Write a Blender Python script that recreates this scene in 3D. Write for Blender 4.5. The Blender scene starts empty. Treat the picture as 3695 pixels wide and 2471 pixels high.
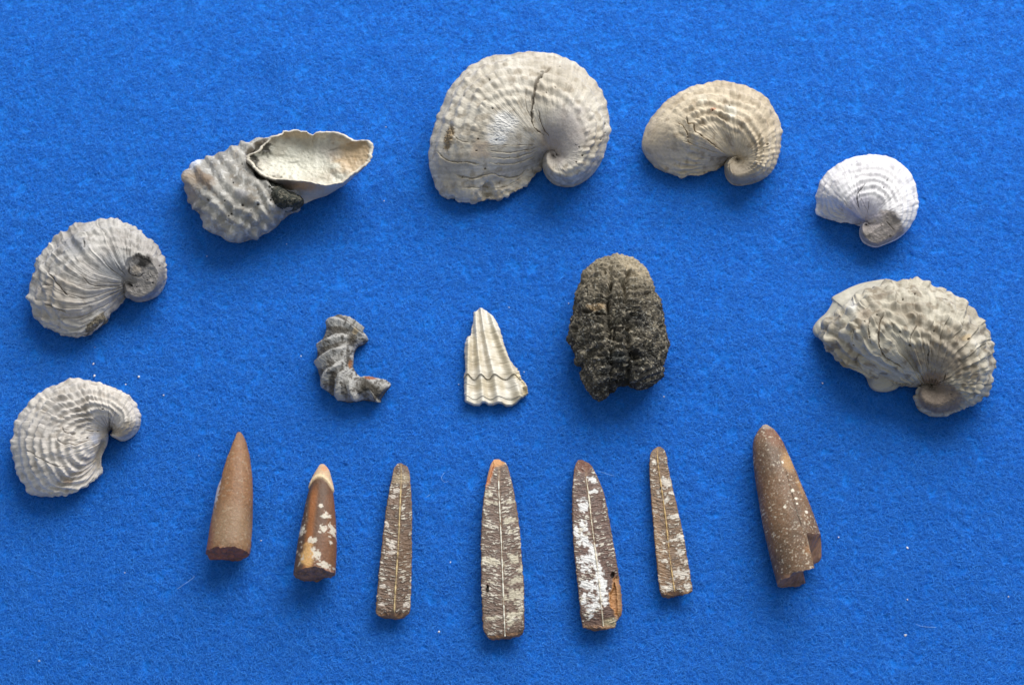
import bpy, math
import numpy as np

# ------------------------------------------------------------------ camera, light, exposure
SC = bpy.context.scene
SW, SH = 3695.0, 2471.0                     # size of the photograph, used to read positions off it
TILT = math.radians(27.0)
DIST = 0.597
LENS = 50.0
cam_d = bpy.data.cameras.new('camera')
cam_d.lens = LENS; cam_d.sensor_width = 36.0
cam_d.clip_start = 0.01; cam_d.clip_end = 20.0
cam = bpy.data.objects.new('camera', cam_d)
cam.location = (0.0, -DIST*math.sin(TILT), DIST*math.cos(TILT))
cam.rotation_euler = (TILT, 0, 0)
cam_d.dof.use_dof = True
cam_d.dof.focus_distance = 0.585
cam_d.dof.aperture_fstop = 20.0
SC.collection.objects.link(cam); SC.camera = cam

world = bpy.data.worlds.new('World'); SC.world = world; world.use_nodes = True
bg = world.node_tree.nodes['Background']
bg.inputs['Color'].default_value = (0.86, 0.93, 1.0, 1); bg.inputs['Strength'].default_value = 0.42

def area(name, loc, target, size, size_y, power, color):
    l = bpy.data.lights.new(name, 'AREA'); l.shape = 'RECTANGLE'
    l.size = size; l.size_y = size_y; l.energy = power; l.color = color
    o = bpy.data.objects.new(name, l); SC.collection.objects.link(o)
    from mathutils import Vector
    d = Vector(target) - Vector(loc)
    o.location = loc; o.rotation_euler = d.to_track_quat('-Z', 'Y').to_euler()
    return o
area('window_light', (0.50, 1.15, 1.03), (0.02, 0.0, 0.0), 1.5, 1.1, 45.0, (1.0, 0.995, 0.985))

SC.view_settings.view_transform = 'Standard'
SC.view_settings.look = 'None'
SC.view_settings.exposure = 0.0
SC.view_settings.gamma = 1.0
SC.cycles.use_denoising = True
SC.cycles.max_bounces = 6
SC.cycles.diffuse_bounces = 3

RNG = np.random.RandomState(7)

# ------------------------------------------------------------------ numpy helpers
ct, st = math.cos(TILT), math.sin(TILT)
CAMP = np.array([0.0, -DIST*st, DIST*ct])
def at(p, z):
    """photo position (n,2) and a height (n,) -> the point of the place there"""
    p = np.asarray(p, float); z = np.asarray(z, float)
    X = (p[..., 0]/SW-0.5)*36.0/LENS
    Y = -(p[..., 1]/SH-0.5)*36.0/LENS*(SH/SW)
    dx = X; dy = Y*ct + st; dz = Y*st - ct
    k = (z-CAMP[2])/dz
    return np.stack([CAMP[0]+k*dx, CAMP[1]+k*dy, np.broadcast_to(z, k.shape)], -1)

def _h(i, j, k, seed):
    n = (i.astype(np.uint32)*np.uint32(73856093)) ^ (j.astype(np.uint32)*np.uint32(19349663)) ^ (k.astype(np.uint32)*np.uint32(83492791)) ^ np.uint32((seed*2654435761) & 0xffffffff)
    n ^= n >> np.uint32(15); n *= np.uint32(2246822519); n ^= n >> np.uint32(13); n *= np.uint32(3266489917); n ^= n >> np.uint32(16)
    return n.astype(np.float32)/np.float32(2147483648.0)-1.0
def noise(x, y, z=0.0, seed=0):
    x, y, z = np.broadcast_arrays(np.asarray(x, np.float64), np.asarray(y, np.float64), np.asarray(z, np.float64))
    xi, yi, zi = np.floor(x), np.floor(y), np.floor(z)
    f = [(x-xi), (y-yi), (z-zi)]
    u, v, w = [a*a*a*(a*(a*6-15)+10) for a in f]
    xi = xi.astype(np.int64); yi = yi.astype(np.int64); zi = zi.astype(np.int64)
    def L(a, b, t): return a+(b-a)*t
    r = []
    for dz in (0, 1):
        q = [L(_h(xi, yi+dy, zi+dz, seed), _h(xi+1, yi+dy, zi+dz, seed), u) for dy in (0, 1)]
        r.append(L(q[0], q[1], v))
    return L(r[0], r[1], w)
def fbm(x, y, z=0.0, octv=4, seed=0, gain=0.5):
    a, s, t = 1.0, 0.0, 0.0
    for o in range(octv):
        s = s + a*noise(x*2.03**o+11.3*o, y*2.03**o+5.1*o, np.asarray(z)*2.03**o+3.7*o, seed+o*17); t += a; a *= gain
    return s/t
def bumps(u, v, seed, jit=0.22, size=0.30):
    """loosely gridded rounded nodules, one per unit cell"""
    u, v = np.broadcast_arrays(u, v); ui, vi = np.floor(u), np.floor(v); out = np.zeros(u.shape)
    for a in (-1, 0, 1):
        for b in (-1, 0, 1):
            ci, cj = (ui+a).astype(np.int64), (vi+b).astype(np.int64); z = np.zeros_like(ci)
            du = u-(ui+a+.5+jit*_h(ci, cj, z, seed)); dv = v-(vi+b+.5+jit*_h(ci, cj, z, seed+1))
            amp_ = .85+.4*_h(ci, cj, z, seed+2); sz = size*(1+.25*_h(ci, cj, z, seed+3))
            out = np.maximum(out, amp_*np.exp(-(du*du+dv*dv)/(2*sz*sz)))
    return out
def sstep(a, b, x):
    t = np.clip((x-a)/(b-a), 0, 1); return t*t*(3-2*t)
def lin(r, g, b):
    c = np.array([r, g, b])/255.0
    return np.where(c <= 0.04045, c/12.92, ((c+0.055)/1.055)**2.4)
def mix(a, b, m):
    return a+(b-a)*np.asarray(m)[..., None]

def spline(K, n=None, par=None, x=None):
    """cubic Hermite through the rows of K; returns a function of the parameter (row number)"""
    K = np.asarray(K, float)
    if K.ndim == 1: K = K[:, None]
    m = len(K)
    T = np.zeros_like(K)
    T[1:-1] = (K[2:]-K[:-2])/2; T[0] = K[1]-K[0]; T[-1] = K[-1]-K[-2]
    x = np.clip(np.asarray(x, float), 0, m-1)
    i = np.minimum(x.astype(int), m-2); f = (x-i)[:, None]
    a, b, ta, tb = K[i], K[i+1], T[i], T[i+1]
    return (2*f**3-3*f**2+1)*a+(f**3-2*f**2+f)*ta+(-2*f**3+3*f**2)*b+(f**3-f**2)*tb
def polyline(pts, n):
    """n points evenly along a smooth line through pts"""
    pts = np.asarray(pts, float)
    xx = np.linspace(0, len(pts)-1, 400); q = spline(pts, x=xx)
    d = np.r_[0, np.cumsum(np.linalg.norm(np.diff(q, axis=0), axis=1))]
    s = np.linspace(0, d[-1], n)
    return np.stack([np.interp(s, d, q[:, k]) for k in range(q.shape[1])], 1)

# ------------------------------------------------------------------ materials (procedural)
def fossil_material(name, rough=0.85, spec=0.3, bump=0.00018, scale=900.0, fine=0.12, sss=0.0, coat=0.0):
    m = bpy.data.materials.new(name); m.use_nodes = True
    nt = m.node_tree; N = nt.nodes; Lk = nt.links
    b = N['Principled BSDF']
    b.inputs['Roughness'].default_value = rough
    b.inputs['Specular IOR Level'].default_value = spec
    if coat: b.inputs['Coat Weight'].default_value = coat; b.inputs['Coat Roughness'].default_value = 0.42
    if sss:
        b.inputs['Subsurface Weight'].default_value = sss; b.inputs['Subsurface Scale'].default_value = 0.0015
    at_ = N.new('ShaderNodeAttribute'); at_.attribute_name = 'tint'
    tc = N.new('ShaderNodeTexCoord')
    n1 = N.new('ShaderNodeTexNoise'); n1.inputs['Scale'].default_value = scale; n1.inputs['Detail'].default_value = 6; n1.inputs['Roughness'].default_value = 0.65
    Lk.new(tc.outputs['Object'], n1.inputs['Vector'])
    mr = N.new('ShaderNodeMapRange'); mr.inputs['From Min'].default_value = 0.3; mr.inputs['From Max'].default_value = 0.7
    mr.inputs['To Min'].default_value = 1-fine; mr.inputs['To Max'].default_value = 1+fine
    Lk.new(n1.outputs['Fac'], mr.inputs['Value'])
    mu = N.new('ShaderNodeVectorMath'); mu.operation = 'SCALE'
    Lk.new(at_.outputs['Color'], mu.inputs[0]); Lk.new(mr.outputs['Result'], mu.inputs['Scale'])
    Lk.new(mu.outputs['Vector'], b.inputs['Base Color'])
    bp = N.new('ShaderNodeBump'); bp.inputs['Distance'].default_value = bump; bp.inputs['Strength'].default_value = 1.0
    Lk.new(n1.outputs['Fac'], bp.inputs['Height']); Lk.new(bp.outputs['Normal'], b.inputs['Normal'])
    return m
M_SHELL = fossil_material('weathered_shell', 0.72, 0.35)
M_WHITE = fossil_material('chalky_shell', 0.85, 0.25, 0.00012, 1000, 0.05)
M_NACRE = fossil_material('smooth_shell', 0.45, 0.45, 0.00012, 700, 0.10)
M_ROCK = fossil_material('dark_rock', 0.85, 0.25, 0.0004, 1300, 0.3)
M_CALC = fossil_material('brown_calcite', 0.55, 0.4, 0.00012, 1500, 0.18, sss=0.1)
M_SPLIT = fossil_material('split_calcite', 0.5, 0.5, 0.00020, 1700, 0.2)

# ------------------------------------------------------------------ mesh writing
def link(o, parent=None):
    SC.collection.objects.link(o)
    if parent is not None:
        o.parent = parent
        o.matrix_parent_inverse = parent.matrix_world.inverted() if False else o.matrix_parent_inverse
    return o
def quad_mesh(name, V, N, C, F, mat, parent=None, origin=(0, 0, 0)):
    me = bpy.data.meshes.new(name)
    V = V-np.asarray(origin)
    me.vertices.add(len(V)); me.vertices.foreach_set('co', V.astype(np.float32).ravel())
    me.loops.add(F.size); me.loops.foreach_set('vertex_index', F.astype(np.int32).ravel())
    me.polygons.add(len(F)); me.polygons.foreach_set('loop_start', np.arange(0, F.size, 4, dtype=np.int32))
    me.update(calc_edges=True)
    me.polygons.foreach_set('use_smooth', np.ones(len(F), bool))
    ca = me.color_attributes.new('tint', 'FLOAT_COLOR', 'POINT')
    ca.data.foreach_set('color', np.c_[np.clip(C, 0.002, 0.9), np.ones(len(C))].astype(np.float32).ravel())
    me.materials.append(mat)
    if N is not None:
        me.normals_split_custom_set_from_vertices(N.astype(np.float32))
    o = bpy.data.objects.new(name, me)
    return link(o, parent)
def thing(name, label, cat, loc, group=None):
    o = bpy.data.objects.new(name, None); SC.collection.objects.link(o)
    o.location = loc; o.empty_display_size = 0.01
    o['label'] = label; o['category'] = cat
    if group: o['group'] = group
    return o
def grid_normals(P, wrap):
    a = np.gradient(P, axis=0)
    if wrap:
        b = (np.roll(P, -1, 1)-np.roll(P, 1, 1))/2
    else:
        b = np.gradient(P, axis=1)
    n = np.cross(a, b); l = np.linalg.norm(n, axis=-1, keepdims=True)
    return n/np.maximum(l, 1e-12)
def outward(P, N):
    c = P.reshape(-1, 3).mean(0)
    if np.sum((P-c)*N) < 0: N = -N
    return N
def part(name, P, N, C, r0, r1, wrap, mat, parent, cols=None, origin=(0, 0, 0), usenorm=True):
    """rows r0..r1 (inclusive) of a grid surface as one mesh"""
    P, C = P[r0:r1+1], C[r0:r1+1]; N = N[r0:r1+1]
    if cols is not None: P, C, N = P[:, cols], C[:, cols], N[:, cols]
    nr, nc = P.shape[:2]
    i = np.arange(nr-1)[:, None]; j = np.arange(nc if wrap else nc-1)[None, :]; j2 = (j+1) % nc
    F = np.stack(np.broadcast_arrays(i*nc+j, i*nc+j2, (i+1)*nc+j2, (i+1)*nc+j), -1).reshape(-1, 4)
    V = P.reshape(-1, 3)
    a = V[F[:, 1]]-V[F[:, 0]]; b = V[F[:, 3]]-V[F[:, 0]]
    if np.sum(np.cross(a, b)*N.reshape(-1, 3)[F[:, 0]]) < 0: F = F[:, ::-1]
    return quad_mesh(name, V, N.reshape(-1, 3) if usenorm else None, C.reshape(-1, 3), F, mat, parent, origin)

class Crop:
    def __init__(s, x0, y0, k): s.x0, s.y0, s.k = x0, y0, k
    def __call__(s, pts):
        p = np.asarray(pts, float); return np.stack([s.x0+p[..., 0]*s.k, s.y0+p[..., 1]*s.k], -1)

def patch_mask(px, crop, x, y, rx, ry, rot=0.0, soft=0.35, nz=0.35, seed=1, nsc=0.05):
    c = crop([(x, y)])[0]; dx = px[..., 0]-c[0]; dy = px[..., 1]-c[1]
    r = math.radians(rot); u = (dx*math.cos(r)+dy*math.sin(r))/(rx*crop.k); v = (-dx*math.sin(r)+dy*math.cos(r))/(ry*crop.k)
    d = np.sqrt(u*u+v*v)+nz*fbm(px[..., 0]*nsc, px[..., 1]*nsc, 0, 4, seed)
    return 1-sstep(1-soft, 1+soft, d)
def line_mask(px, crop, pts, w):
    """1 on a polyline of half width w (crop units), 0 away from it"""
    q = polyline(crop(pts), 60); best = np.full(px.shape[:-1], 1e9)
    for a, b in zip(q[:-1], q[1:]):
        ab = b-a; L2 = max(ab @ ab, 1e-9)
        t = np.clip(((px-a) @ ab)/L2, 0, 1)
        d = np.hypot(px[..., 0]-a[0]-t*ab[0], px[..., 1]-a[1]-t*ab[1]); best = np.minimum(best, d)
    return 1-sstep(0.3*w*crop.k, w*crop.k, best)

def line_step(px, crop, pts, w, seed):
    """a broken edge: (ridge on one side falling off slowly, thin uneven line)"""
    q = polyline(crop(pts), 60); best = np.full(px.shape[:-1], 1e9); sgn = np.zeros(px.shape[:-1]); fr = np.zeros(px.shape[:-1])
    jx = px+3.0*crop.k/0.35*np.stack([fbm(px[..., 0]*.07, px[..., 1]*.07, 0, 3, seed), fbm(px[..., 0]*.07, px[..., 1]*.07, 5, 3, seed+1)], -1)
    for i, (a, b) in enumerate(zip(q[:-1], q[1:])):
        ab = b-a; L2 = max(ab @ ab, 1e-9)
        t = np.clip(((jx-a) @ ab)/L2, 0, 1); vx = jx[..., 0]-a[0]-t*ab[0]; vy = jx[..., 1]-a[1]-t*ab[1]
        d = np.hypot(vx, vy); m = d < best
        sgn = np.where(m, np.sign(ab[0]*vy-ab[1]*vx), sgn); fr = np.where(m, (i+t)/60, fr); best = np.minimum(best, d)
    taper = sstep(0, .18, fr)*sstep(1, .82, fr)
    wv = w*crop.k*(.35+.9*sstep(-.4, .5, fbm(px[..., 0]*.05, px[..., 1]*.05, 2, 2, seed+3)))*taper+.01
    ridge = np.where(sgn > 0, np.exp(-best/(11*w*crop.k)), 0)*taper
    return ridge, (1-sstep(.3, 1.0, best/wv))*taper

MM = 0.001
# ------------------------------------------------------------------ coiled shells
def horn(crop, secs, H, step=2.4, c=0.56, pin=0.8, pout=0.55, zi=0.34, zo_back=0.5, zo_front=0.2, NB=34, NT=None):
    """sections (I, O[, M]) and heights in mm -> px grid, positions, (s,t) coordinates"""
    I = crop([s[0] for s in secs]); O = crop([s[1] for s in secs])
    M = np.array([crop([s[2]])[0] if len(s) > 2 and s[2] is not None else (I[k]+O[k])/2 for k, s in enumerate(secs)])
    H = np.asarray(H, float)*MM
    n = len(secs)
    xx = np.linspace(0, n-1, 1500)
    o, m_ = spline(O, x=xx), spline(M, x=xx)
    d = np.linalg.norm(np.diff(o, axis=0), axis=1)*0.75+np.linalg.norm(np.diff(m_, axis=0), axis=1)*0.5
    L = np.r_[0, np.cumsum(d)]
    NS = int(L[-1]/step); NS = max(NS, 60)
    s = np.interp(np.linspace(0, L[-1], NS), L, xx)
    Ii, Oi, Mi, Hi = spline(I, x=s), spline(O, x=s), spline(M, x=s), spline(H, x=s)[:, 0]
    w = np.linalg.norm(Oi-Ii, axis=1)
    NT = NT or int(np.percentile(w, 90)/step)
    a = np.linspace(0, 1, NT); t = 0.55*(0.5-0.5*np.cos(np.pi*a))+0.45*a
    T = t[None, :]; l0 = (2*(T-.5)*(T-1)); l1 = (-4*T*(T-1)); l2 = (2*T*(T-.5))
    px = l0[..., None]*Ii[:, None]+l1[..., None]*Mi[:, None]+l2[..., None]*Oi[:, None]
    # which way the outer edge looks in the picture
    u = (Oi-Ii)/np.maximum(w, 1e-6)[:, None]
    up = -u[:, 1]
    zo = Hi*(zo_front+(zo_back-zo_front)*(0.5+0.5*up))
    zin = Hi*(zi if np.isscalar(zi) else np.interp(s, np.arange(n), zi))
    f = np.where(T < c, np.sin(np.pi/2*np.clip(T/c, 0, 1))**pin, np.sin(np.pi/2*np.clip((1-T)/(1-c), 0, 1))**pout)
    edge = np.where(T < c, zin[:, None], zo[:, None])
    z = edge+(Hi[:, None]-edge)*f
    P = at(px, z)
    # underside: from the outer edge down, under, and up to the inner edge
    cen = P[:, int(NT*.5)]*np.array([1, 1, 0])
    mid2 = (P[:, 0]+P[:, -1])/2*np.array([1, 1, 0])
    q = np.linspace(0, 1, NB+2)[1:-1]
    B = np.zeros((NS, NB, 3)); pb = np.zeros((NS, NB, 2))
    for j, qq in enumerate(q):
        ang = qq*np.pi
        e = P[:, -1] if qq < 0.5 else P[:, 0]
        k = abs(math.cos(ang)); kk = k**0.45
        B[:, j, :2] = mid2[:, :2]+(e[:, :2]-mid2[:, :2])*kk
        B[:, j, 2] = e[:, 2]*(1-math.sin(ang)**0.7)
        pb[:, j] = px[:, -1] if qq < .5 else px[:, 0]
    PP = np.concatenate([P, B], 1); pxx = np.concatenate([px, pb], 1)
    tt = np.r_[t, np.where(q < .5, 1.0, 0.0)]
    top = np.r_[np.ones(NT), np.zeros(NB)]
    Lm = L_of = np.interp(s, xx, L)
    return dict(P=PP, px=pxx, s=s, t=tt, top=top, L=Lm, w=w, NT=NT, H=Hi, NS=NS)

def close_ends(G, keys, k=6):
    """pull a few extra rows into a point at both ends"""
    P = G['P']
    def cap(row):
        c = row.mean(0)
        return [c+(row-c)*f for f in np.linspace(0, 1, k+1)[:-1]**0.7]
    a = np.array(cap(P[0])); b = np.array(cap(P[-1]))[::-1]
    G['P'] = np.concatenate([a, P, b])
    for kx in keys:
        A = G[kx]
        G[kx] = np.concatenate([np.repeat(A[:1], k, 0), A, np.repeat(A[-1:], k, 0)])
    G['NS'] = len(G['P']); G['k'] = k

def shell(name, label, crop, secs, H, seed, colors, nrib=9, node=1.0, ribk=0.45, grow=0.22, lam=0.0, lamn=2.2,
          smooth=(), patches=(), cracks=(), pits=8, pit_list=(), mat=M_SHELL, split=None, group=None, irr=1.0, lim=(16, 60), edge=.15, fold=.2, cut=None, endk=1.0, K=None, t0=0.25, t1=0.5,
          lenk=1.0, jag=0.0, edits=None, **kw):
    n = len(secs)
    if K is not None:                                # the inner edges meet at the middle of the coil
        s2 = []
        for i, q in enumerate(secs):
            f = .8 if i <= 8 else np.interp(i, [9, 17, n-4, n-1], [.55, .5, .2, 0])
            I = (q[0][0]+(K[0]-q[0][0])*f, q[0][1]+(K[1]-q[0][1])*f)
            s2.append((I,)+tuple(q[1:]))
        secs = s2
    if 'zi' not in kw: kw['zi'] = np.interp(np.arange(n), [0, 5, 9, 14, n-5, n-1], [.85, .8, .62, .5, .45, .35])
    G = horn(crop, secs, H, **kw)
    close_ends(G, ['px', 's', 'L', 'w', 'H'])
    P, px = G['P'], G['px']
    cutm = np.zeros(px.shape[:2]); cutc = cutm
    if cut:                                           # a plane broken face
        cm = patch_mask(px, crop, *cut[0])*G['top'][None]; yc_ = crop([(cut[0][0], cut[0][1])])[0][1]
        zc = (cut[1]+cut[4]*(yc_-px[..., 1])*.116+cut[2]*.5*fbm(px[..., 0]*.05, px[..., 1]*.05, 0, 3, seed+2))*MM
        z = P[..., 2]; cutm = cm*sstep(-.0002, .0004, z-zc); cutc = cm*sstep(-.009, -.006, z-zc)
        P = np.where((G['top'][None] > .5)[..., None], at(px, np.where(z > zc, z*(1-cm)+zc*cm, z)), P); G['P'] = P
    S = G['s'][:, None]; T = G['t'][None, :]; Wd = np.maximum(G['w'], 30.0)
    dL = np.diff(G['L'], prepend=G['L'][0])
    lam_px = np.clip(Wd/nrib, lim[0], lim[1])
    psi = np.cumsum(dL/(lam_px*1.1*lenk))[:, None]
    top = G['top'][None, :]
    xy = P*1000.0
    wob = 0.28*fbm(xy[..., 0]*.11, xy[..., 1]*.11, xy[..., 2]*.11, 3, seed)
    wob2 = 0.45*fbm(xy[..., 0]*.07, xy[..., 1]*.07, xy[..., 2]*.1, 3, seed+5)
    e_ = np.maximum(G['L'][-1]-G['L'], 0)[:, None]/Wd[:, None]*endk
    ce = -np.log(np.exp(-12*(1-T))+np.exp(-12*e_))/12
    wE = sstep(-.12, .12, (1-T)-e_)
    rp = ce*(Wd/lam_px)[:, None]+wob*irr
    rib = (0.5+0.5*np.cos(2*np.pi*rp))**1.2
    nA = bumps(psi+wob2*irr, rp+.5, seed+7); nB = bumps(nrib*.85*T+wob2*irr, rp+.5, seed+8)
    nod = nA*(1-wE)+nB*wE
    Wm = Wd[:, None]*0.116*MM                       # width of the whorl in metres
    fade = sstep(t0, t1, T)*sstep(0.5, 5, S)
    n1 = fbm(xy[..., 0]*.16, xy[..., 1]*.16, xy[..., 2]*.16, 3, seed+9)
    amp = (0.45+0.8*np.clip(n1+0.4, 0, 1.3))*(1-edge*sstep(.85, 1, T))
    d_nodes = node*lam_px[:, None]*0.116*MM*0.22*(ribk*rib*.8+(1-ribk*.6)*nod-0.3)*fade*amp
    # growth lines: fine relief that runs across the whorl
    gl = fbm(psi*7+wob2*5, T*2.2, 0, 4, seed+21, 0.65)
    gl2 = fbm(psi*2.2+wob2*2.5, T*1.4, 3.0, 3, seed+33)
    d_grow = grow*MM*(0.8*gl+0.7*gl2)*(1.0-0.55*fade*(1-wE))*(1+.9*wE)*(.3+.7*sstep(.1, .5, T))
    d_grow = d_grow+fold*MM*fbm(psi*1.1+wob2*1.6, T*.9, 6.0, 2, seed+37)*sstep(.15, .55, T)*sstep(3, 9, S)
    ph = psi/lamn+wob2*1.1+0.12*gl2
    saw = ph-np.floor(ph)
    d_lam = lam*MM*(sstep(0, .06, saw)*(1-saw))*2*sstep(.2, .6, n1+.5)
    lump = fbm(xy[..., 0]*.09, xy[..., 1]*.09, xy[..., 2]*.09, 3, seed+41)*0.55*MM
    micro = fbm(xy[..., 0]*1.1, xy[..., 1]*1.1, xy[..., 2]*1.1, 4, seed+51, .6)*0.10*MM
    disp = d_nodes+d_grow+d_lam
    rough = np.zeros(px.shape[:2])
    for q in smooth:
        m = patch_mask(px, crop, *q); disp = disp*(1-m*0.9)
    cutm = np.maximum(cutm, cutc)
    disp = disp*(1-cutm)
    disp = disp+lump*(1-.7*cutm)+micro*(1+2*cutm)
    # colour
    c0, c1, c2 = [np.array(c)*np.array([.93, .905, .90]) for c in colors]
    v = fbm(xy[..., 0]*.08, xy[..., 1]*.08, xy[..., 2]*.08, 4, seed+61)
    C = mix(np.broadcast_to(c0, P.shape), c1, sstep(-.25, .35, v))
    v2 = fbm(xy[..., 0]*.35, xy[..., 1]*.35, xy[..., 2]*.35, 4, seed+71)
    C = mix(C, c2, 0.7*sstep(.05, .45, v2))
    streak = fbm(psi*5+wob2*4, T*3.0, 8.0, 4, seed+81, .6)
    C = C*(1+0.24*streak[..., None])
    # darker colour between the nodes, in uneven patches
    node_gaps = sstep(.55, .1, nod)*(1-.5*rib)*fade*sstep(-.1, .4, n1)
    C = mix(C, c2*0.7, 0.28*node_gaps)
    if cut: C = mix(C, np.array(cut[3])*(1+.45*fbm(xy[..., 0]*.7, xy[..., 1]*.7, 0, 4, seed+4, .65))[..., None], cutc*.95)
    for q in patches:
        kind, geo = q[0], q[1]
        m = patch_mask(px, crop, *geo)*top
        if kind == 'tint': C = mix(C, np.array(q[2]), m*q[3])
        elif kind == 'dent': disp = disp-m*q[2]*MM
        elif kind == 'flat':          # broken, filled surface: plane and rough
            rr = fbm(xy[..., 0]*.8, xy[..., 1]*.8, xy[..., 2]*.8, 4, seed+91, .65)
            disp = disp*(1-m)+m*(rr*q[2]*MM)
            if len(q) > 3: C = mix(C, np.array(q[3])*(1+0.35*rr[..., None]), m*q[4])
        elif kind == 'flake':
            rr = np.abs(fbm(xy[..., 0]*.5, xy[..., 1]*.9, xy[..., 2]*.5, 4, seed+95, .6))
            disp = disp+m*(0.5-rr*2)*q[2]*MM
            if len(q) > 3: C = mix(C, np.array(q[3]), m*q[4])
    for pts, w, depth, col, kc in cracks:
        ridge, m = line_step(px, crop, pts, w, seed+int(pts[0][0]))
        disp = disp+(ridge*.35-m*.7)*depth*MM*top; C = mix(C, np.array(col), m*kc*.8*top)
    rs = np.random.RandomState(seed)
    spots = [(crop([(p[0], p[1])])[0], p[2]) for p in pit_list]
    for _ in range(pits):
        i = rs.randint(G['NS']//6, G['NS']-10); j = rs.randint(int(G['NT']*.25), int(G['NT']*.92))
        spots.append((px[i, j].copy(), rs.uniform(2.0, 4.0)))
    for c, r in spots:
        d = np.hypot(px[..., 0]-c[0], (px[..., 1]-c[1])*1.2)
        m = (1-sstep(r*.5, r*1.25, d))*top
        disp = disp-m*0.9*MM; C = mix(C, c2*0.22, m*0.85)
    N = outward(P, grid_normals(P, True))
    if jag:
        endm = sstep(len(secs)-3.2, len(secs)-1.0, S)
        disp = disp+jag*MM*endm*fbm(xy[..., 0]*.35, xy[..., 1]*.35, 0, 3, seed+101)
    dd = disp*(0.25+0.75*top)
    k = G['k']
    dd[:k] *= np.linspace(0, 1, k)[:, None]; dd[-k:] *= np.linspace(1, 0, k)[:, None]
    P = P+N*dd[..., None]
    P[..., 2] = np.maximum(P[..., 2], 0.0001)
    N = outward(P, grid_normals(P, True))
    base = P[:, :, :].reshape(-1, 3).mean(0); base[2] = 0
    root = thing(name, label, 'fossil shell', base, group)
    if split is None: split = 6.0
    r = int(np.searchsorted(G['s'], split))
    part('beak', P, N, C, 0, r, True, mat, root, origin=base)
    part('valve', P, N, C, r, len(P)-1, True, mat, root, origin=base)
    return root, base

# ------------------------------------------------------------------ a low lump with a free outline
def lump_mesh(crop, outline, H, seed, prof=0.5, nth=260, nr=90, centre=None, zo_back=.4, zo_front=.15, z0=0.0):
    """outline -> closed dome grid: rows are rings from the crown outwards, then back underneath"""
    o = polyline(crop(list(outline)+[outline[0]]), nth+1)[:-1]
    c = crop([centre])[0] if centre is not None else o.mean(0)
    r = np.linspace(0, 1, nr)[1:]; r = np.sin(r*np.pi/2*0.98)/math.sin(np.pi/2*.98)
    px = c+(o-c)[None]*r[:, None, None]
    u = (o-c); u = u/np.linalg.norm(u, axis=1, keepdims=True)
    zo = (zo_front+(zo_back-zo_front)*(0.5-0.5*u[:, 1]))[None]
    f = (1-np.minimum(r, 1)**2)[:, None]**prof
    Hm = H*MM
    z = z0*MM+Hm*(zo+(1-zo)*f)
    P = at(px, z)
    q = np.linspace(0, 1, 24)[1:]
    e = P[-1]; cc = e.mean(0)
    B = np.stack([np.c_[cc[:2]+(e[:, :2]-cc[:2])*max(math.cos(a*np.pi/2), 0.02)**0.5, z0*MM*a*0+(e[:, 2])*(1-math.sin(a*np.pi/2)**.8)+z0*MM*math.sin(a*np.pi/2)**.8*0.6] for a in q])
    PP = np.concatenate([P, B]); pp = np.concatenate([px, np.repeat(px[-1:], len(q), 0)])
    R = np.r_[r, np.full(len(q), 1.0)][:, None]*np.ones((1, nth))
    top = np.r_[np.ones(len(r)), np.zeros(len(q))][:, None]
    return PP, pp, R, top

# ------------------------------------------------------------------ belemnite rods
def rod(crop, Lp, Rp, half=False, flat=0.92, step=2.2, NT=None, cap=14, tipk=10):
    Lp, Rp = crop(Lp), crop(Rp)
    n = 300
    # pair the two edges by fraction of length
    a, b = polyline(Lp, n), polyline(Rp, n)
    length = np.linalg.norm((a[-1]+b[-1])/2-(a[0]+b[0])/2)
    NS = int(length/step); a, b = polyline(Lp, NS), polyline(Rp, NS)
    w = np.linalg.norm(b-a, axis=1)
    rad = w/2*0.116*MM*1.0
    for _ in range(2):
        zc = rad*(1.0 if half else flat)
        A, B = at(a, zc), at(b, zc); rad = np.linalg.norm(B-A, axis=1)/2
    Cn = (A+B)/2; side = (B-A)/np.linalg.norm(B-A, axis=1, keepdims=True)
    up = np.array([0, 0, 1.0])
    if half:
        NT = NT or int(w.max()/step*1.1); NB = 40
        u = np.linspace(-1, 1, NT)
        ring_u = np.r_[u, np.cos(np.linspace(0, np.pi, NB+2)[1:-1])]
        ring_v = np.r_[np.zeros(NT), -np.sin(np.linspace(0, np.pi, NB+2)[1:-1])*flat]
        T = np.r_[(u+1)/2, (ring_u[NT:]+1)/2]; top = np.r_[np.ones(NT), np.zeros(NB)]
    else:
        NR = NT or int(w.max()/step*2.6); ph = np.linspace(0, 2*np.pi, NR, endpoint=False)
        ring_u = -np.cos(ph); ring_v = np.sin(ph)*flat; T = ph/(2*np.pi); top = (ring_v > -.3).astype(float)
    jl = np.linspace(0, length*.12, NS); seed_ = int(Lp[0, 0])
    jag_ = (1+.03*fbm(jl, jl*0, 0, 4, seed_)[:, None]*(ring_u < 0)+.03*fbm(jl, jl*0, 9, 4, seed_+1)[:, None]*(ring_u > 0)) if half else np.ones((NS, 1))
    P = Cn[:, None]+side[:, None]*(rad[:, None]*ring_u[None]*jag_)[..., None]+up*(rad[:, None]*ring_v[None])[..., None]
    lift = -P[..., 2].min(axis=1)+0.0002
    P[..., 2] += lift[:, None]*1.0
    px = a[:, None]+(b-a)[:, None]*((ring_u+1)/2)[None, :, None]
    S = np.linspace(0, 1, NS)
    return dict(P=P, px=px, S=S, T=T, top=top, rad=rad, C=P.mean(1), u=ring_u, v=ring_v, side=side)

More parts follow.
